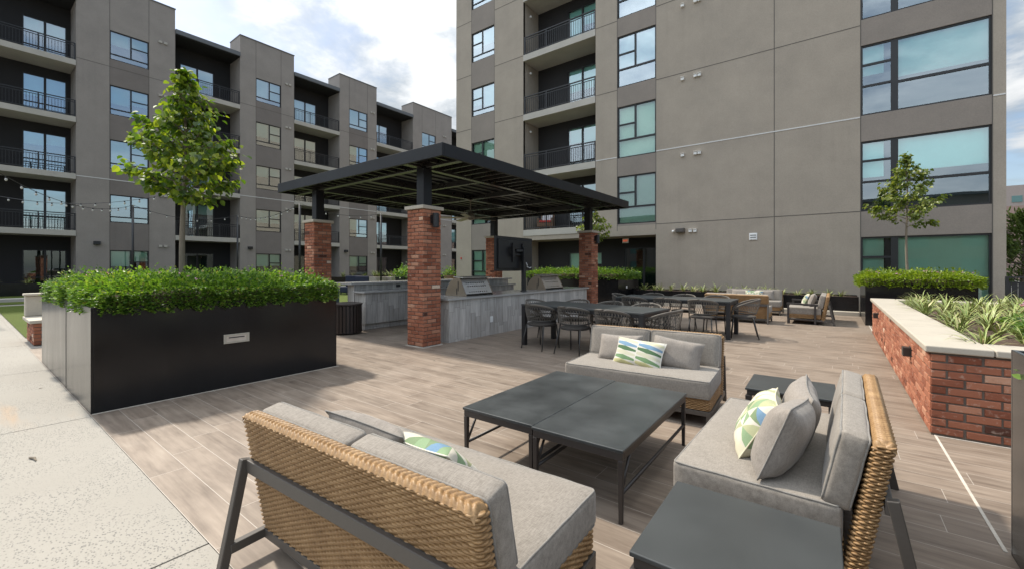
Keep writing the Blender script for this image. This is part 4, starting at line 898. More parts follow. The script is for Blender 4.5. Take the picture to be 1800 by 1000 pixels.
for i, (x, y, z) in enumerate(((1.80, 6.55, 1.12), (1.72, 6.6, 1.03), (1.66, 7.1, 1.03), (2.0, 6.8, 1.05), (2.2, 7.2, 1.05))):
    fl = thing('lantana_flower', 'pink lantana flower head on a tall stem above the brick planter', 'flower', (x, y, .80), group='pink flower heads on tall stems')
    mb = MB(); mb.tube([(0, .01, 0), (.01, 0, (z-.80)*.5), (0, 0, z-.80)], .004, 6); mb.build('stem', M['lantana'], fl)
    rg = np.random.default_rng(50+i); P = rg.normal(0, .020, (26, 3))*np.array([1, 1, .45])+np.array([0, 0, z-.80]); leaf_cloud('blossom', P, np.tile([0, 0, 1.], (26, 1)), .026, M['pink'], fl, aspect=1)
hedge('lantana spilling over the grey steel planter at the right edge', .80, 3.3, 1.0, 3.2, 1.0, .10, 3500, .045, M['lantana'], 29, over=-.02, name='lantana_shrub')

# ------------------------------------------------------------------ wicker and upholstery
def weave_ring(path, z0, z1, pitch=.0125, stake=.026, shear=lambda z: 0.0, A=.0054, rad=.0044, nper=4, nrow=4):
    """rows of strands woven round stakes along a plan path [(x, y)], with outward normals; returns V, F"""
    pts = [np.array(p, float) for p in path]; seg = [np.linalg.norm(b-a) for a, b in zip(pts[:-1], pts[1:])]; L = sum(seg); nu = max(4, int(L/stake*nper)); cum = np.concatenate([[0], np.cumsum(seg)])
    us = np.linspace(0, L, nu+1); xy = np.zeros((nu+1, 2)); nm = np.zeros((nu+1, 2))
    X = np.interp(us, cum, [p[0] for p in pts]); Y = np.interp(us, cum, [p[1] for p in pts]); dX = np.gradient(X); dY = np.gradient(Y); l = np.hypot(dX, dY)+1e-9; nx, ny = dY/l, -dX/l
    rows = int(round((z1-z0)/pitch)); pitch = (z1-z0)/rows; zs = []; hs = []; ph = []; gp = []
    for r in range(rows):      # each strand is a rounded band; a deep gap parts it from the next
        for v in (-1, -.75, -.3, .3, .75, 1): zs.append(z0+(r+.5+v*.37)*pitch); hs.append(math.sqrt(max(0, 1-v*v))); ph.append(r); gp.append(0)
        zs.append(z0+(r+.92)*pitch); hs.append(0); ph.append(r); gp.append(1)
        zs.append(z0+(r+1.08)*pitch); hs.append(0); ph.append(r+1); gp.append(1)
    zs, hs, ph, gp = np.array(zs), np.array(hs), np.array(ph), np.array(gp)
    wv = np.cos(np.pi*us[None, :]/stake+np.pi*ph[:, None])
    irr = .0010*np.sin(ph*12.9898)[:, None]*np.sin(us*9.0+ph[:, None]*2.1)
    disp = np.where(gp[:, None] > 0, -.020, rad*hs[:, None]+A*wv-.003)
    Z = zs[:, None]+.0026*wv*(1-gp[:, None])+irr
    SX = X[None, :]+nx[None, :]*disp; SY = Y[None, :]+ny[None, :]*disp+np.array([shear(z) for z in zs])[:, None]
    V = np.stack([SX, SY, Z], 2).reshape(-1, 3); m = nu+1; k = len(zs); i = (np.arange(k-1)[:, None]*m+np.arange(nu)[None, :]).ravel(); F = np.stack([i, i+1, i+m+1, i+m], 1); return V, F
def rrect(x0, x1, y0, y1, r, n=5):
    P = []
    for cx, cy, a0 in ((x1-r, y0+r, -90), (x1-r, y1-r, 0), (x0+r, y1-r, 90), (x0+r, y0+r, 180)):
        for i in range(n+1): t = R(a0+90*i/n); P.append((cx+r*math.cos(t), cy+r*math.sin(t)))
    return P
def wicker_top(W, y0, y1, z, shear):
    nx_, ny_ = int(W/.0042), 16; x = np.linspace(-W/2+.001, W/2-.001, nx_+1); v = np.linspace(-1, 1, ny_+1); Xg, Vg = np.meshgrid(x, v)
    p = .030; ridge = np.abs(np.cos(np.pi*(Xg/p+np.abs(Vg)*1.0))); fl = .0135*ridge**.7; cross = .002*np.cos(np.pi*Vg*3.5)-.006*np.exp(-(Vg/.10)**2); Zg = z+.012*(1-Vg**2)**.5*1.1+fl*(1-.6*np.abs(Vg)**6)+cross
    endt = np.clip((W/2-np.abs(Xg))/.03, 0, 1); Zg = Zg-.030*(1-endt)**2
    Yg = (y0+y1)/2+Vg*(y1-y0)/2+shear(z); V = np.stack([Xg, Yg, Zg], 2).reshape(-1, 3); m = nx_+1; i = (np.arange(ny_)[:, None]*m+np.arange(nx_)[None, :]).ravel(); return V, np.stack([i, i+1, i+m+1, i+m], 1)
def join(parts):
    V = []; F = []; o = 0
    for v, f in parts: V.append(v); F.append(f+o); o += len(v)
    return np.concatenate(V), np.concatenate(F)
def cushion_mesh(W, D, Hh, r=.03, bulge=.018, n=14, seed=0, side_bulge=.006):
    """rounded box, softly bulging on top; local origin at centre"""
    c = np.concatenate([[-1], np.linspace(-.965, .965, n), [1]]); k = len(c); V = []; F = []
    rg = np.random.default_rng(seed); h = np.array([W/2, D/2, Hh/2]); ph = rg.uniform(0, 6, 6)
    for ax in range(3):
        for s in (-1, 1):
            o = len(V)
            for a in c:
                for b in c:
                    p = np.zeros(3); p[ax] = s; p[(ax+1) % 3] = a; p[(ax+2) % 3] = b; q = p*h; inner = np.clip(q, -(h-r), h-r); d = q-inner; l = np.linalg.norm(d); q = inner+(d/l*r if l > 1e-9 else 0)
                    if ax == 2: q[2] += s*bulge*(1-a*a)*(1-b*b)**.7+.003*math.sin(q[0]*9+ph[0])*math.sin(q[1]*8+ph[1])
                    else: q[ax] += s*side_bulge*(1-a*a)*(1-b*b)
                    V.append(q)
            for i in range(k-1):
                for j in range(k-1):
                    f = (o+i*k+j, o+(i+1)*k+j, o+(i+1)*k+j+1, o+i*k+j+1); F.append(f if s > 0 else f[::-1])
    return np.array(V), np.array(F)
def piped_cushion(name, W, D, Hh, mtx, parent, seed=0, bulge=.018):
    V, F = cushion_mesh(W, D, Hh, .022, bulge, seed=seed); V = np.array([tuple(mtx @ Vector(v)) for v in V]); o = npmesh(name, V, F, M['fabric'], parent, True)
    bm = bmesh.new(); bm.from_mesh(o.data); bmesh.ops.remove_doubles(bm, verts=bm.verts, dist=.0004); bm.to_mesh(o.data); bm.free(); o.data.polygons.foreach_set('use_smooth', [True]*len(o.data.polygons))
    mb = MB(); ring = rrect(-W/2+.007, W/2-.007, -D/2+.007, D/2-.007, .022, 5)
    dense = []
    for a, b in zip(ring, ring[1:]+ring[:1]):
        L = math.hypot(b[0]-a[0], b[1]-a[1]); m_ = max(1, int(L/.06)); dense += [(a[0]+(b[0]-a[0])*i/m_, a[1]+(b[1]-a[1])*i/m_) for i in range(m_)]
    for s in (-1, 1): mb.tube([mtx @ Vector((x, y, s*(Hh/2-.005)+.0015*math.sin(x*23+y*31+seed))) for x, y in dense], .0052, 6, closed=True)
    p = mb.build('piping', M['piping'], o, smooth=True); return o
FRONT = 0.0
def recl(z): return .171*(z-.10)          # backward lean of the wicker back
def sofa(label, loc, rz, group, W=1.50, arms=False, hi=True, fabric_seed=0):
    """local frame: front edge at y = 0, back towards +y, x along the width"""
    s = thing('wicker_sofa', label, 'sofa', loc, rz, group); hw = W/2; md = 'taupe_frame'
    pt = .021 if not hi else .0118; stk = .04 if not hi else .026
    # woven back, open at the hidden front middle
    yb0, yb1 = .718, .79; path = []
    rr = rrect(-hw, hw, yb0, yb1, .026, 5); k = len(rr)
    # start on the front face 12 cm in from one end, go round the back, end on the front face again
    right = [(hw-.12, yb0)]+rr[0:6]+rr[6:12]; left = rr[12:18]+rr[18:24]+[(-hw+.12, yb0)]
    path = right+[(hw*.5, yb1), (0, yb1), (-hw*.5, yb1)]+left
    V1, F1 = weave_ring(path, .10, .715, pt, stk, recl); V2, F2 = wicker_top(W-.01, yb0-.002, yb1+.002, .712, recl)
    V, F = join([(V1, F1), (V2, F2)]); npmesh('woven_back', V, F, M['wicker'], s)
    rs = rrect(-hw+.01, hw-.01, .025, .72, .03, 4); V, F = weave_ring([((rs[0][0]+rs[-1][0])/2, rs[0][1])]+rs+[((rs[0][0]+rs[-1][0])/2, rs[0][1])], .145, .26, pt, stk); npmesh('woven_base', V, F, M['wicker'], s)
    mb = MB(); mb.box(-hw+.02, hw-.02, .04, .72, .20, .245); mb.build('seat_deck', M['wicker_dark'], s)
    fm = MB(); z = .118; fm.bar((-hw+.02, .045, z), (hw-.02, .045, z), .04, .045); fm.bar((-hw+.02, .78, z-.02), (hw-.02, .78, z-.02), .04, .045)
    for sx in (-1, 1): fm.bar((sx*(hw-.016), .05, z), (sx*(hw-.016), .955, z-.02), .036, .045)
    zb = .47; yb = yb1+recl(zb)+.022; fm.bar((-hw-.004, yb-.004, zb), (hw+.004, yb-.004, zb), .026, .062); fm.build('frame', M[md], s, bevel=.004)
    for sx in (-1, 1):
        mb = MB(); mb.bar((sx*(hw-.022), .045, 0), (sx*(hw-.022), .045, .14), .038, taper=1.1); mb.build('leg', M[md], s, bevel=.004)
        mb = MB(); mb.bar((sx*(hw-.010), .985, 0), (sx*(hw-.010), yb+.008, zb+.034), .038, .042, taper=1.0); mb.build('leg', M[md], s, bevel=.004)
    if arms:
        for sx in (-1, 1):
            mb = MB(); x = sx*(hw+.035); mb.bar((x, .0, .515), (x, .66, .50), .075, .045); mb.bar((x, .03, 0), (x, .03, .50), .045); mb.bar((x, .60, 0), (x, .60, .49), .045); mb.bar((x, .03, .12), (x, .60, .12), .03); mb.build('armrest', M['bronze'], s, bevel=.005)
    piped_cushion('seat_cushion', W-.012, .72, .165, Tm((0, .362, .335)), s, fabric_seed)
    th = .108; lean = R(12)
    for i, sx in enumerate((-1, 1)):
        m_ = Tm((sx*(hw/2-.004), .730, .572)) @ Matrix.Rotation(-lean, 4, 'X') @ Matrix.Rotation(R(90), 4, 'X'); piped_cushion('back_cushion', hw-.02, .340, th, m_, s, fabric_seed+i+1, .014)
    return s
def pillow(label, W, Hh, T, mat, mtx, group, seed, name='throw_pillow'):
    n = 26; rg = np.random.default_rng(seed); u = np.linspace(-1, 1, n+1); U, Vv = np.meshgrid(u, u)
    ex, ey = (1-.07*(1-Vv**2)), (1-.07*(1-U**2)); ph = rg.uniform(0, 6, 4)
    X = U*W/2*ex; Y = Vv*Hh/2*ey; t = T/2*np.clip((1-U**4), 0, 1)**.62*np.clip((1-Vv**4), 0, 1)**.62
    wr = .007*np.sin(U*9+Vv*5+ph[0])*np.sin(Vv*7-U*3+ph[1])*(np.abs(U*Vv))+.004*np.sin(U*14+ph[2])*np.abs(Vv)**3
    Vs = []; uv = []
    for s in (1, -1): Vs.append(np.stack([X, Y, s*(t+wr*(t > 1e-6))+.006*np.sin(U*2+ph[3])], 2).reshape(-1, 3)); uv.append(np.stack([(U+1)/2, (Vv+1)/2], 2).reshape(-1, 2))
    m = n+1; i = (np.arange(n)[:, None]*m+np.arange(n)[None, :]).ravel(); F1 = np.stack([i, i+1, i+m+1, i+m], 1); F2 = F1[:, ::-1]+m*m
    o = npmesh(name, np.concatenate(Vs), np.concatenate([F1, F2]), M[mat], None, True, np.concatenate(uv)); o.matrix_world = mtx; tag(o, label, 'pillow', group)
    ring = [(X[0, k], Y[0, k]) for k in range(m)]+[(X[k, n], Y[k, n]) for k in range(1, m)]+[(X[n, k], Y[n, k]) for k in range(n-1, -1, -1)]+[(X[k, 0], Y[k, 0]) for k in range(n-1, 0, -1)]
    uu = [U[0, k] for k in range(m)]+[1]*n+[U[n, k] for k in range(n-1, -1, -1)]+[-1]*(n-1)
    mb = MB(); mb.tube([(p[0], p[1], .006*math.sin(q*2+ph[3])) for p, q in zip(ring, uu)], .0042, 5, closed=True); mb.build('piping', M['piping'] if mat == 'pillow_gray' else M[mat], o, smooth=True); return o
sg = 'wicker two seat sofas round the low tables'
s_fwd = R(180)
SL = sofa('wicker two seat sofa seen from its woven back in the left foreground', (-1.625, 1.79, 0), s_fwd+R(2.5), sg)
SM = sofa('wicker two seat sofa facing the camera beyond the double low table', (-1.61, 4.06, 0), R(3.5), sg, W=1.46, fabric_seed=4)
SR = sofa('wicker two seat sofa on the right with its side towards the camera', (-.68, 3.04, 0), R(-91), sg, W=1.44, fabric_seed=8)
def on_sofa(s, x, y, z, lean, yaw, roll=0):
    return Tm(s.location, s.rotation_euler[2]) @ Tm((x, y, z), yaw) @ Matrix.Rotation(R(90)-lean, 4, 'X') @ Matrix.Rotation(roll, 4, 'Z')
pg_ = None
pillow('greige linen pillow at the left end of the sofa facing the camera', .50, .32, .15, 'pillow_gray', on_sofa(SM, -.27, .455, .548, R(24), R(-4), R(2)), pg_, 1)
pillow('patterned pillow with blue and green bands on the sofa facing the camera', .54, .31, .13, 'band', on_sofa(SM, -.02, .33, .535, R(28), R(-6), R(-3)), pg_, 2)
pillow('greige linen pillow at the right end of the sofa facing the camera', .50, .33, .16, 'pillow_gray', on_sofa(SM, .33, .46, .548, R(24), R(8), R(-8)), pg_, 3)
pillow('greige linen pillow nearest the camera on the right hand sofa', .46, .38, .19, 'pillow_gray', on_sofa(SR, .465, .485, .588, R(20), R(-6), R(6)), pg_, 4)
pillow('greige linen pillow behind the other two on the right hand sofa', .48, .36, .17, 'pillow_gray', on_sofa(SR, .03, .515, .59, R(16), R(8), R(-4)), pg_, 5)
pillow('triangle patterned pillow in front on the right hand sofa', .48, .36, .16, 'pattern', on_sofa(SR, .235, .34, .568, R(30), R(4), R(3)), pg_, 6)
pillow('greige linen pillow peeking over the back of the left foreground sofa', .50, .33, .15, 'pillow_gray', on_sofa(SL, .27, .47, .560, R(38), R(5), R(8)), pg_, 7)
pillow('pale patterned pillow peeking over the back of the left foreground sofa', .50, .34, .15, 'pattern2', on_sofa(SL, -.08, .40, .525, R(46), R(-4), R(-4)), pg_, 8)

# ------------------------------------------------------------------ low tables
def low_table(name, label, loc, rz, W, D, H_, diag, top, group, leg=.032):
    t = thing(name, label, 'table', loc, rz, group)
    mb = MB(); mb.box(-W/2, W/2, -D/2, D/2, H_-.020, H_); mb.build('tabletop', M[top], t, bevel=.005, seg=3)
    mb = MB(); e = .012
    for sy in (-1, 1): mb.box(-W/2+e, W/2-e, sy*(D/2-.026)-.014, sy*(D/2-.026)+.014, H_-.062, H_-.022)
    for sx in (-1, 1): mb.box(sx*(W/2-.026)-.014, sx*(W/2-.026)+.014, -D/2+.041, D/2-.041, H_-.0615, H_-.0225)
    mb.build('apron', M['bronze'], t, bevel=.003)
    for sx in (-1, 1):
        for sy in (-1, 1): mb = MB(); mb.bar((sx*(W/2-.026), sy*(D/2-.026), 0), (sx*(W/2-.026), sy*(D/2-.026), H_-.063), leg*.72, taper=1.38); mb.build('leg', M['bronze'], t, bevel=.003)
    if diag:
        for sy in (-1, 1):
            mb = MB(); mb.tube([(-W/2+.035, sy*(D/2-.026), .17), (W*.40, sy*(D/2-.03), H_-.07)] if False else [(-W/2+.03, sy*(D/2-.03), .19), (W/2-.05, sy*(D/2-.16), .19)], .010, 8); mb.build('stretcher', M['bronze'], t, smooth=True)
        for sx in (-1, 1): mb = MB(); mb.tube([(sx*(W/2-.026), -D/2+.03, .20), (sx*(W/2-.026), -D/2+.30, H_-.065)], .010, 8); mb.build('brace', M['bronze'], t, smooth=True)
    return t
def low_pair_table(label, cx, cy, rz):
    """half of the double table: long in y; rails run from leg to leg low down"""
    W, D, H_ = .618, 1.36, .425; t = thing('coffee_table', label, 'table', (cx, cy, 0), rz, 'the two low tables pushed together')
    mb = MB(); mb.box(-W/2, W/2, -D/2, D/2, H_-.020, H_); mb.build('tabletop', M['table_top'], t, bevel=.005, seg=3)
    mb = MB()
    for sy in (-1, 1): mb.box(-W/2+.008, W/2-.008, sy*(D/2-.022)-.014, sy*(D/2-.022)+.014, H_-.066, H_-.022)
    for sx in (-1, 1): mb.box(sx*(W/2-.022)-.014, sx*(W/2-.022)+.014, -D/2+.037, D/2-.037, H_-.0655, H_-.0225)
    mb.build('apron', M['bronze'], t, bevel=.003)
    for sx in (-1, 1):
        for sy in (-1, 1): mb = MB(); mb.bar((sx*(W/2-.022), sy*(D/2-.022), 0), (sx*(W/2-.022), sy*(D/2-.022), H_-.067), .022, taper=1.4); mb.build('leg', M['bronze'], t, bevel=.003)
        mb = MB(); mb.tube([(sx*(W/2-.022), -D/2+.03, .17), (sx*(W/2-.022), -D/2+.15, H_-.07)], .009, 8); mb.build('brace', M['bronze'], t, smooth=True)
        mb = MB(); mb.tube([(sx*(W/2-.022), -D/2+.03, .165), (sx*(W/2-.022), D/2-.03, .165)], .011, 8); mb.build('stretcher', M['bronze'], t, smooth=True)
    return t
low_pair_table('left half of the dark stone topped double low table', -1.878, 2.95, R(.8))
low_pair_table('right half of the dark stone topped double low table', -1.257, 2.94, R(.8))
low_table('side_table', 'square charcoal side table in the right foreground beside the sofa', (-.285, 1.80, 0), R(1), .625, .63, .425, False, 'table_top2', 'square side tables', .05)
low_table('side_table', 'square charcoal side table behind the right hand sofa', (-.30, 4.39, 0), R(1), .625, .58, .425, False, 'table_top2', 'square side tables', .05)

# ------------------------------------------------------------------ dining tables and chairs
def dining_table(label, x, y, rz):
    W, D, H_ = 2.42, 1.0, .765; t = thing('dining_table', label, 'table', (x, y, 0), rz, 'long dining tables')
    mb = MB(); mb.box(-W/2, W/2, -D/2, D/2, H_-.03, H_); mb.build('tabletop', M['table_top2'], t, bevel=.006)
    mb = MB(); 
    for sy in (-1, 1): mb.box(-W/2+.09, W/2-.09, sy*(D/2-.03)-.015, sy*(D/2-.03)+.015, H_-.085, H_-.031)
    for sx in (-1, 1): mb.box(sx*(W/2-.03)-.015, sx*(W/2-.03)+.015, -D/2+.09, D/2-.09, H_-.085, H_-.031)
    mb.build('apron', M['black'], t)
    for sx in (-1, 1):
        for sy in (-1, 1): mb = MB(); mb.box(sx*(W/2-.045)-.04, sx*(W/2-.045)+.04, sy*(D/2-.045)-.04, sy*(D/2-.045)+.04, 0, H_-.031); mb.build('leg', M['black'], t, bevel=.004)
    return t
DT1 = dining_table('long dark dining table nearer the sofas and parallel to the counter', -3.43, 6.84, R(-5))
DT2 = dining_table('long dark dining table farther back near the lounge corner', -2.86, 9.85, R(0.5))
def dining_chair(loc, rz, label):
    c = thing('dining_chair', label, 'chair', loc, rz)      # faces +y
    mb = MB(); P = [(.235*math.copysign(abs(math.cos(t))**.7, math.cos(t)), .23*math.copysign(abs(math.sin(t))**.7, math.sin(t))) for t in [2*math.pi*i/28 for i in range(28)]]
    mb.prism(P, lambda p, q, t: (p, q, t), .425, .452); mb.build('seat', M['seat_dark'], c, bevel=.008)
    def rail(th, top=True):      # th: 0 at the back centre, +-1 at the arm fronts
        a = th*R(128); r = .285 if top else .262; x = math.sin(a)*r; y = -math.cos(a)*r*.98+.02
        z = (.80-.20*max(0, abs(th))**2.2) if top else (.505+.035*abs(th)**3)
        return Vector((x, y-(.05*(1-abs(th)) if top else 0), z))
    ths = [-1+2*i/36 for i in range(37)]
    fm = MB(); fm.tube([Vector((rail(-1).x*.95, rail(-1).y+.03, .45))]+[rail(t) for t in ths]+[Vector((rail(1).x*.95, rail(1).y+.03, .45))], .0135, 8)
    fm.build('back_rail', M['rope'], c, smooth=True)
    fm = MB(); fm.tube([rail(t, False) for t in ths], .011, 8); fm.tube([(.235*math.cos(t), .225*math.sin(t), .42) for t in [2*math.pi*i/24 for i in range(24)]], .010, 6, closed=True); fm.build('seat_frame', M['chair_metal'], c, smooth=True)
    rp = MB(); n = 28
    for i in range(n):
        t0 = -1+2*(i+.5)/n
        for dlt in (.17, -.17):
            t1 = t0+dlt
            if abs(t1) > 1.0: continue
            a, b = rail(t0), rail(t1, False); pts = [a.lerp(b, s)+Vector((math.sin(t0*R(128)), -math.cos(t0*R(128)), 0))*(.018*math.sin(math.pi*s)+(.003 if dlt > 0 else -.003)) for s in (0, .25, .5, .75, 1)]
            rp.tube(pts, .0036, 5)
    for i in range(40):      # wrapped rope just under the rail
        t0 = -1+2*(i+.5)/40; t1 = -1+2*(i+1.5)/40
        if t1 <= 1:
            a, b = rail(t0), rail(t1); rp.tube([a-Vector((0, 0, .014)), b-Vector((0, 0, .014))], .010, 5)
    rp.build('rope_back', M['rope'], c)
    for sx in (-1, 1):
        mb = MB(); mb.tube([(sx*.20, -.17, .43), (sx*.245, -.27, 0)], [.0135, .010], 8); mb.build('leg', M['chair_metal'], c, smooth=True)
        mb = MB(); mb.tube([(sx*.20, .18, .43), (sx*.225, .225, 0)], [.0135, .010], 8); mb.build('leg', M['chair_metal'], c, smooth=True)
    return c
T1 = Tm((-3.43, 6.84, 0), R(-5)); T2 = Tm((-2.86, 9.85, 0), R(.5)); base_chair = None
spots = []
order = ['left', 'middle', 'right']
for nm, T_, trz in (('nearer', T1, R(-5)), ('farther', T2, R(.5))):
    for i, x in enumerate((-.74, -.02, .70)):
        spots.append((T_ @ Vector((x, -.48 if nm == 'nearer' else -.50, 0)), trz+R((-3, 2, -2)[i]), f'{order[i]} rope back chair on the near side of the {nm} dining table'))
        spots.append((T_ @ Vector((x+.05, .50, 0)), trz+R(180)+R((3, -2, 2)[i]), f'{order[i]} rope back chair on the far side of the {nm} dining table'))
    spots.append((T_ @ Vector((-1.22, .10, 0)), trz+R(-90), f'rope back chair at the counter end of the {nm} dining table'))
    spots.append((T_ @ Vector((1.30 if nm == 'nearer' else 1.36, -.05 if nm == 'nearer' else .05, 0)), trz+R(90 if nm == 'nearer' else 100), f'rope back chair pulled up at the right end of the {nm} dining table'))
for p, rz, lab in spots:
    if base_chair is None: base_chair = dining_chair(tuple(p), rz, lab); base_chair['group'] = 'rope back chairs round the dining tables'
    else: dup(base_chair, tuple(p), rz, lab)

# ------------------------------------------------------------------ far lounge corner
lg = 'wicker sofas in the far lounge corner'
F1 = sofa('far wicker sofa with its woven back turned to the dining table', (-2.09, 13.45, 0), R(180), lg, W=1.52, hi=False, fabric_seed=12)
F2 = sofa('far wicker sofa with its back to the low planter trough', (-2.08, 14.95, 0), R(0), lg, W=1.6, hi=False, fabric_seed=16)
F3 = sofa('far wicker sofa with dark armrests seen from the side', (-.98, 13.95, 0), R(-90), lg, W=1.62, arms=True, hi=False, fabric_seed=20)
pillow('pale pillow at the left end of the sofa by the planter trough', .5, .32, .14, 'pillow_gray', on_sofa(F2, -.35, .50, .58, R(22), 0), pg_, 31)
pillow('pale pillow at the right end of the sofa by the planter trough', .5, .32, .14, 'pillow_gray', on_sofa(F2, .35, .50, .58, R(22), R(5)), pg_, 32)
pillow('whitish patterned pillow in the middle of the sofa by the planter trough', .5, .3, .13, 'pattern2', on_sofa(F2, .05, .40, .57, R(26), R(-4)), pg_, 33)
pillow('greige pillow on the far sofa with dark armrests', .46, .34, .16, 'pillow_gray', on_sofa(F3, .25, .52, .59, R(20), 0), pg_, 34)
pillow('patterned pillow on the far sofa with dark armrests', .46, .34, .15, 'pattern', on_sofa(F3, .10, .38, .585, R(26), R(5)), pg_, 35)

# ------------------------------------------------------------------ courtyard beyond: bench, poles, festoon lights, planters
BN = thing('garden_bench', 'pale concrete bench on a red brick base beside the path', 'bench', (-12.3, 1.3, 0))
bo = brick_run('base', M['brick'], box_faces(-12.85, -11.75, .90, 1.55, .01, .40), BN, seed=77)
mb = MB(); mb.box(-12.846, -11.754, .904, 1.546, 0, .41); c = mb.build('mortar_core', M['mortar'], bo); c.data.transform(Matrix.Translation(-BN.location))
mb = MB(); mb.box(-12.92, -11.70, .84, 1.60, .414, .475); mb.build('seat', M['bench_conc'], BN, world=True, bevel=.012)
mb = MB(); mb.box(-12.92, -12.74, .86, 2.6, .477, .88); mb.build('backrest', M['bench_conc'], BN, world=True, bevel=.02)
mb = MB(); mb.box(-12.96, -12.70, .84, 2.62, .882, .93); mb.build('backrest_cap', M['bench_conc'], BN, world=True, bevel=.015)
poles = {}
for i, (x, y) in enumerate(((-18.5, .6), (-18.68, 5.03), (-18.45, 9.09), (-18.6, 13.34), (-25, .6), (-24.9, 4.85), (-25.4, 9.2))):
    p = thing('light_pole', 'slim black pole carrying festoon lights in the courtyard', 'pole', (x, y, 0), group='festoon light poles'); poles[i] = (x, y, 4.2)
    mb = MB(); mb.tube([(0, 0, .03), (0, 0, 4.2)], .045, 10); mb.build('shaft', M['black'], p, smooth=True)
    mb = MB(); mb.lathe([(.14, 0), (.14, .02), (.05, .03)], (0, 0, .012), 16); mb.build('base_plate', M['black'], p)
    mb = MB(); mb.tube([(-.05, 0, 4.15), (.12, 0, 4.15)], .02, 8); mb.build('hook', M['slab'], p)
for a, b, sag, lab in ((0, 5, .55, 'festoon light string rising to the upper left corner'), (4, 1, .45, 'festoon light string running behind the broad leaved tree'), (5, 6, .40, 'festoon light string between the two poles by the grey block'), (6, 2, .35, 'festoon light string reaching towards the pergola'), (2, 3, .30, 'festoon light string behind the brick columns')):
    A_, B_ = Vector(poles[a]), Vector(poles[b]); st = thing('festoon_lights', lab, 'string lights', tuple(A_)); pts = []
    for k in range(25): t = k/24; p = A_.lerp(B_, t); p.z -= sag*4*t*(1-t); pts.append(p-A_)
    mb = MB(); mb.tube(pts, .009, 5); mb.build('wire', M['black'], st)
    nbulb = int((B_-A_).length/.55)
    for k in range(1, nbulb):
        t = k/nbulb; p = A_.lerp(B_, t); p.z -= sag*4*t*(1-t); p = p-A_
        mb = MB(); mb.lathe([(.016, -.05), (.020, -.045), (.020, 0)], tuple(p), 8, 0); mb.lathe([(.012, -.125), (.030, -.10), (.032, -.075), (.018, -.05)], tuple(p), 8, 1); mb.build('bulb', [M['black'], M['bulb']], st)
def polar(px, depth, z=0):
    u = (px-900)/746; t = R(37.2); return (depth*(-math.sin(t)+u*math.cos(t)), depth*(math.cos(t)+u*math.sin(t)), z)
for px_, dep, lab in ((662, 24, 'beige planter box in the courtyard left of the light pole'), (688, 24.5, 'beige planter box in the courtyard right of the light pole')):
    x, y, z = polar(px_, dep); bp = thing('courtyard_planter', lab, 'planter', (x, y, 0)); mb = MB(); mb.box(-.45, .45, -.35, .35, 0, .9); mb.build('box', M['beige_box'], bp, bevel=.02); mb = MB(); mb.box(-.42, .42, -.32, .32, .90, .905); mb.build('soil', M['soil'], bp)
    for k in range(2): plant('grass_plant', lab.replace('beige planter box', 'grassy plant in the beige planter'), x+(-.2, .2)[k], y, .9, .5, 500+k+px_, 'grassy plants in the beige planters')
for px_, dep in ((632, 21.5), (614, 22.5)):
    x, y, z = polar(px_, dep); ch = thing('lounge_chair', 'navy cushioned lounge chair far off in the courtyard', 'chair', (x, y, 0), R(30), 'navy lounge chairs')
    mb = MB(); mb.box(-.35, .35, -.35, .35, .12, .42); mb.build('seat', M['navy'], ch, bevel=.04); mb = MB(); mb.box(-.35, .35, .22, .36, .42, .98); mb.build('backrest', M['navy'], ch, bevel=.04)
    for sx in (-.3, .3):
        for sy in (-.3, .3): mb = MB(); mb.bar((sx, sy, 0), (sx, sy, .12), .04); mb.build('leg', M['black'], ch)
for px_, dep, mt, lab in ((706, 23, 'black', 'tall black pot with leafy plant left of the front column'), (790, 27, 'terracotta', 'brown pot with leafy plant right of the front column'), (714, 26, 'terracotta', 'brown pot with leafy plant beside the black pot')):
    x, y, z = polar(px_, dep); pt = thing('plant_pot', lab, 'plant pot', (x, y, 0)); mb = MB(); mb.lathe([(.26, 0), (.34, .85), (.36, .86), (.36, .92), (.30, .92), (.30, .88)], (0, 0, 0), 20); mb.build('pot', M[mt], pt)
    P = np.random.default_rng(px_).normal(0, 1, (260, 3))*np.array([.22, .22, .16])+np.array([0, 0, 1.12]); leaf_cloud('foliage', P, P-np.array([0, 0, 1.0]), .13, M['lantana'], pt)

# ------------------------------------------------------------------ balcony chair, right background
BCH = thing('balcony_chair', 'brown wicker chair with striped cushions on the lowest balcony', 'chair', (-11.85, 18.55, 3.352), R(20))
mb = MB(); mb.box(-.34, .34, -.34, .30, .14, .36); mb.build('seat_base', M['wicker_dark'], BCH, bevel=.04)
mb = MB(); mb.box(-.36, .36, .24, .36, .14, .98, Tm((0, 0, 0), 0, R(-6))); mb.build('backrest', M['wicker_dark'], BCH, bevel=.05, seg=4)
for sx in (-1, 1): mb = MB(); mb.box(sx*.36-.05, sx*.36+.05, -.32, .30, .14, .60); mb.build('armrest', M['wicker_dark'], BCH, bevel=.03)
for sx in (-.3, .3):
    for sy in (-.28, .28): mb = MB(); mb.bar((sx, sy, 0), (sx, sy, .14), .05); mb.build('leg', M['wicker_dark'], BCH)
mb = MB(); mb.box(-.30, .30, -.35, .20, .365, .47); mb.build('seat_cushion', M['red'], BCH, bevel=.03, seg=3)
mb = MB(); mb.box(-.28, .28, .10, .20, .48, .90, Tm((0, 0, 0), 0, R(-8))); mb.build('back_cushion', M['stripe'], BCH, bevel=.03, seg=3)
RF = thing('metal_fence', 'black metal picket fence at the right edge beside the building corner', 'fence', (4.0, 18.6, 0))
mb = MB(); fx0, fx1, fy_ = 3.62, 9.5, 16.9
mb.box(fx0, fx1, fy_-.02, fy_+.02, 1.16, 1.20); mb.box(fx0, fx1, fy_-.02, fy_+.02, 1.03, 1.06); mb.build('rail', M['black'], RF, world=True)
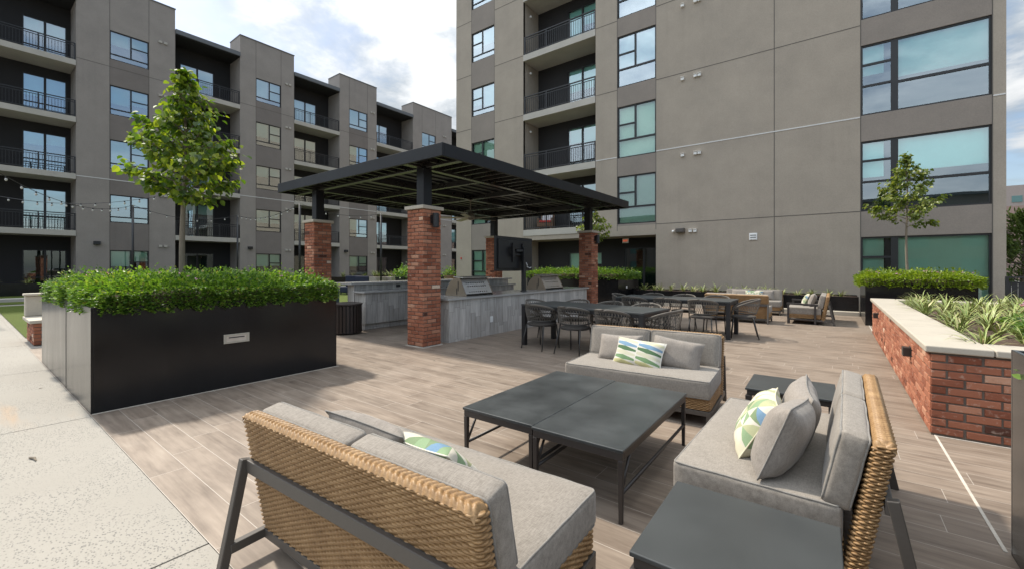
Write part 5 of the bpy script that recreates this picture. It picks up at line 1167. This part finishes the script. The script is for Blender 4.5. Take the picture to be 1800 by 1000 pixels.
mb = MB(); x = fx0
while x < fx1: mb.box(x, x+.105, fy_-.008, fy_+.008, .06, 1.03); x += .115
mb.build('pickets', M['black'], RF, world=True)
for k in range(7): mb = MB(); x = fx0+.03+k*.9; mb.box(x-.03, x+.03, fy_-.03, fy_+.03, 0, 1.16); mb.build('post', M['black'], RF, world=True)
# pinkish brick building far to the right, glass roofed building behind it, pine in front
M['far_brick'] = mk('far_pink_brick', (.33, .225, .185), .9, var=.1, scale=.5, fine=8)
M['far_conc'] = mk('far_grey_wall', (.33, .28, .25), .9)
M['far_glass'] = mk('far_green_glass', (.10, .20, .19), .15)
FB = thing('brick_building', 'far pinkish brick building with thin bands at the right edge', 'building', (28, 80, 0))
mb = MB(); mb.box(12.5, 50, 70, 95, 0, 8.1); mb.build('wall', M['far_brick'], FB, world=True)
mb = MB()
for z in (1.6, 3.4, 5.2, 7.0): mb.box(12.49, 50, 69.96, 69.995, z, z+.10)
mb.build('band', M['joint'], FB, world=True)
FG = thing('office_building', 'far grey office block with green glass at the right edge', 'building', (40, 115, 0))
mb = MB(); mb.box(19, 25.9, 110, 130, 0, 15.4); mb.box(25.91, 60, 112, 130, 0, 14.3); mb.build('wall', M['far_conc'], FG, world=True)
for z in (8.4, 10.6, 12.5): mb = MB(); mb.box(24.3, 25.5, 109.9, 109.99, z, z+1.1); mb.box(26.0, 60, 111.9, 111.99, z, z+1.6); mb.build('window_band', M['far_glass'], FG, world=True)
def pine(x, y, h, seed, label):
    t = thing('pine_tree', label, 'tree', (x, y, 0)); rg = np.random.default_rng(seed)
    mb = MB(); mb.tube([(0, 0, 0), (.05, 0, h*.5), (0, 0, h*.97)], [.16, .11, .03], 8)
    P = []; D_ = []
    for b in range(70):
        f = rg.uniform(0, 1)**.8; z = h*(.12+.85*f); L = (1-f)**.7*h*.30+.25; az = rg.uniform(0, 6.28); e = np.array([math.cos(az)*L, math.sin(az)*L, .25*L]); mb.tube([(0, 0, z), tuple(np.array([0, 0, z])+e)], [.035, .01], 5)
        for k in range(60):
            q = np.array([0, 0, z])+e*rg.uniform(.35, 1.05)+rg.normal(0, .13, 3); P.append(q); D_.append(e/np.linalg.norm(e)+np.array([0, 0, .5]))
    mb.build('trunk', M['bark'], t); leaf_cloud('crown', np.array(P), np.array(D_), .26, M['pine'], t, aspect=.22); return t
pine(6.45, 27.6, 3.7, 3, 'bushy pine tree at the right edge behind the metal fence')
pine(8.6, 29.0, 3.4, 5, 'second pine tree behind the metal fence, farther right')
# twig on the concrete
tw = MB(); tw.tube([(-4.86, .35, .008), (-4.81, .372, .013), (-4.755, .375, .007)], [.006, .009, .004], 6); tag(tw.build('twig', M['bark']), 'small dry twig lying on the pale concrete path', 'twig')

for x, y, rz, lab in ((-4.96, 4.51, .4, 'tiny dry leaf on the deck before the front brick column'), (-.80, 2.72, 1.2, 'tiny dry leaf on the deck under the right hand sofa edge'), (-7.55, .62, 2.0, 'tiny dry leaf on the concrete beside the big planter'), (-3.3, 1.55, 2.6, 'tiny dry leaf on the deck behind the left foreground sofa')):
    lf = MB(); lf.add([(0, 0, .004), (.014, .011, .011), (.038, .004, .006), (.016, -.010, .009)], [(0, 2, 1), (0, 3, 2)]); o = lf.build('dry_leaf', M['bark']); o.location = (x, y, 0); o.rotation_euler = (0, 0, rz); tag(o, lab, 'leaf')
OB = thing('apartment_block', 'low grey apartment block behind the viewer, seen only mirrored in the window panes', 'building', (-5, -46, 0))
FO = Facade(OB, lambda u, z, d: (-u, -42+d, z))
ow = MB(); wins = [(u, u+2.0, z, z+1.7) for u in range(-30, 44, 5) for z in (.9, 4.0, 7.1)]
FO.wall(ow, -34, 48, 0, 10.6, wins, rev=.15); FO.quad(ow, [(-34, 10.6, 0), (48, 10.6, 0), (48, 10.6, -9), (-34, 10.6, -9)]); ow.build('wall', M['stucco_ld'], OB, world=True)
ob2 = MB()
for wv_ in wins: FO.quad(ob2, [(wv_[0], wv_[2], -.14), (wv_[1], wv_[2], -.14), (wv_[1], wv_[3], -.14), (wv_[0], wv_[3], -.14)])
ob2.build('window_glazing', M['far_glass'], OB, world=True)
ob3 = MB(); FO.box(ob3, -34.5, 48.5, 10.62, 10.95, -9, .5); ob3.build('roof', M['roof_grey'], OB, world=True)
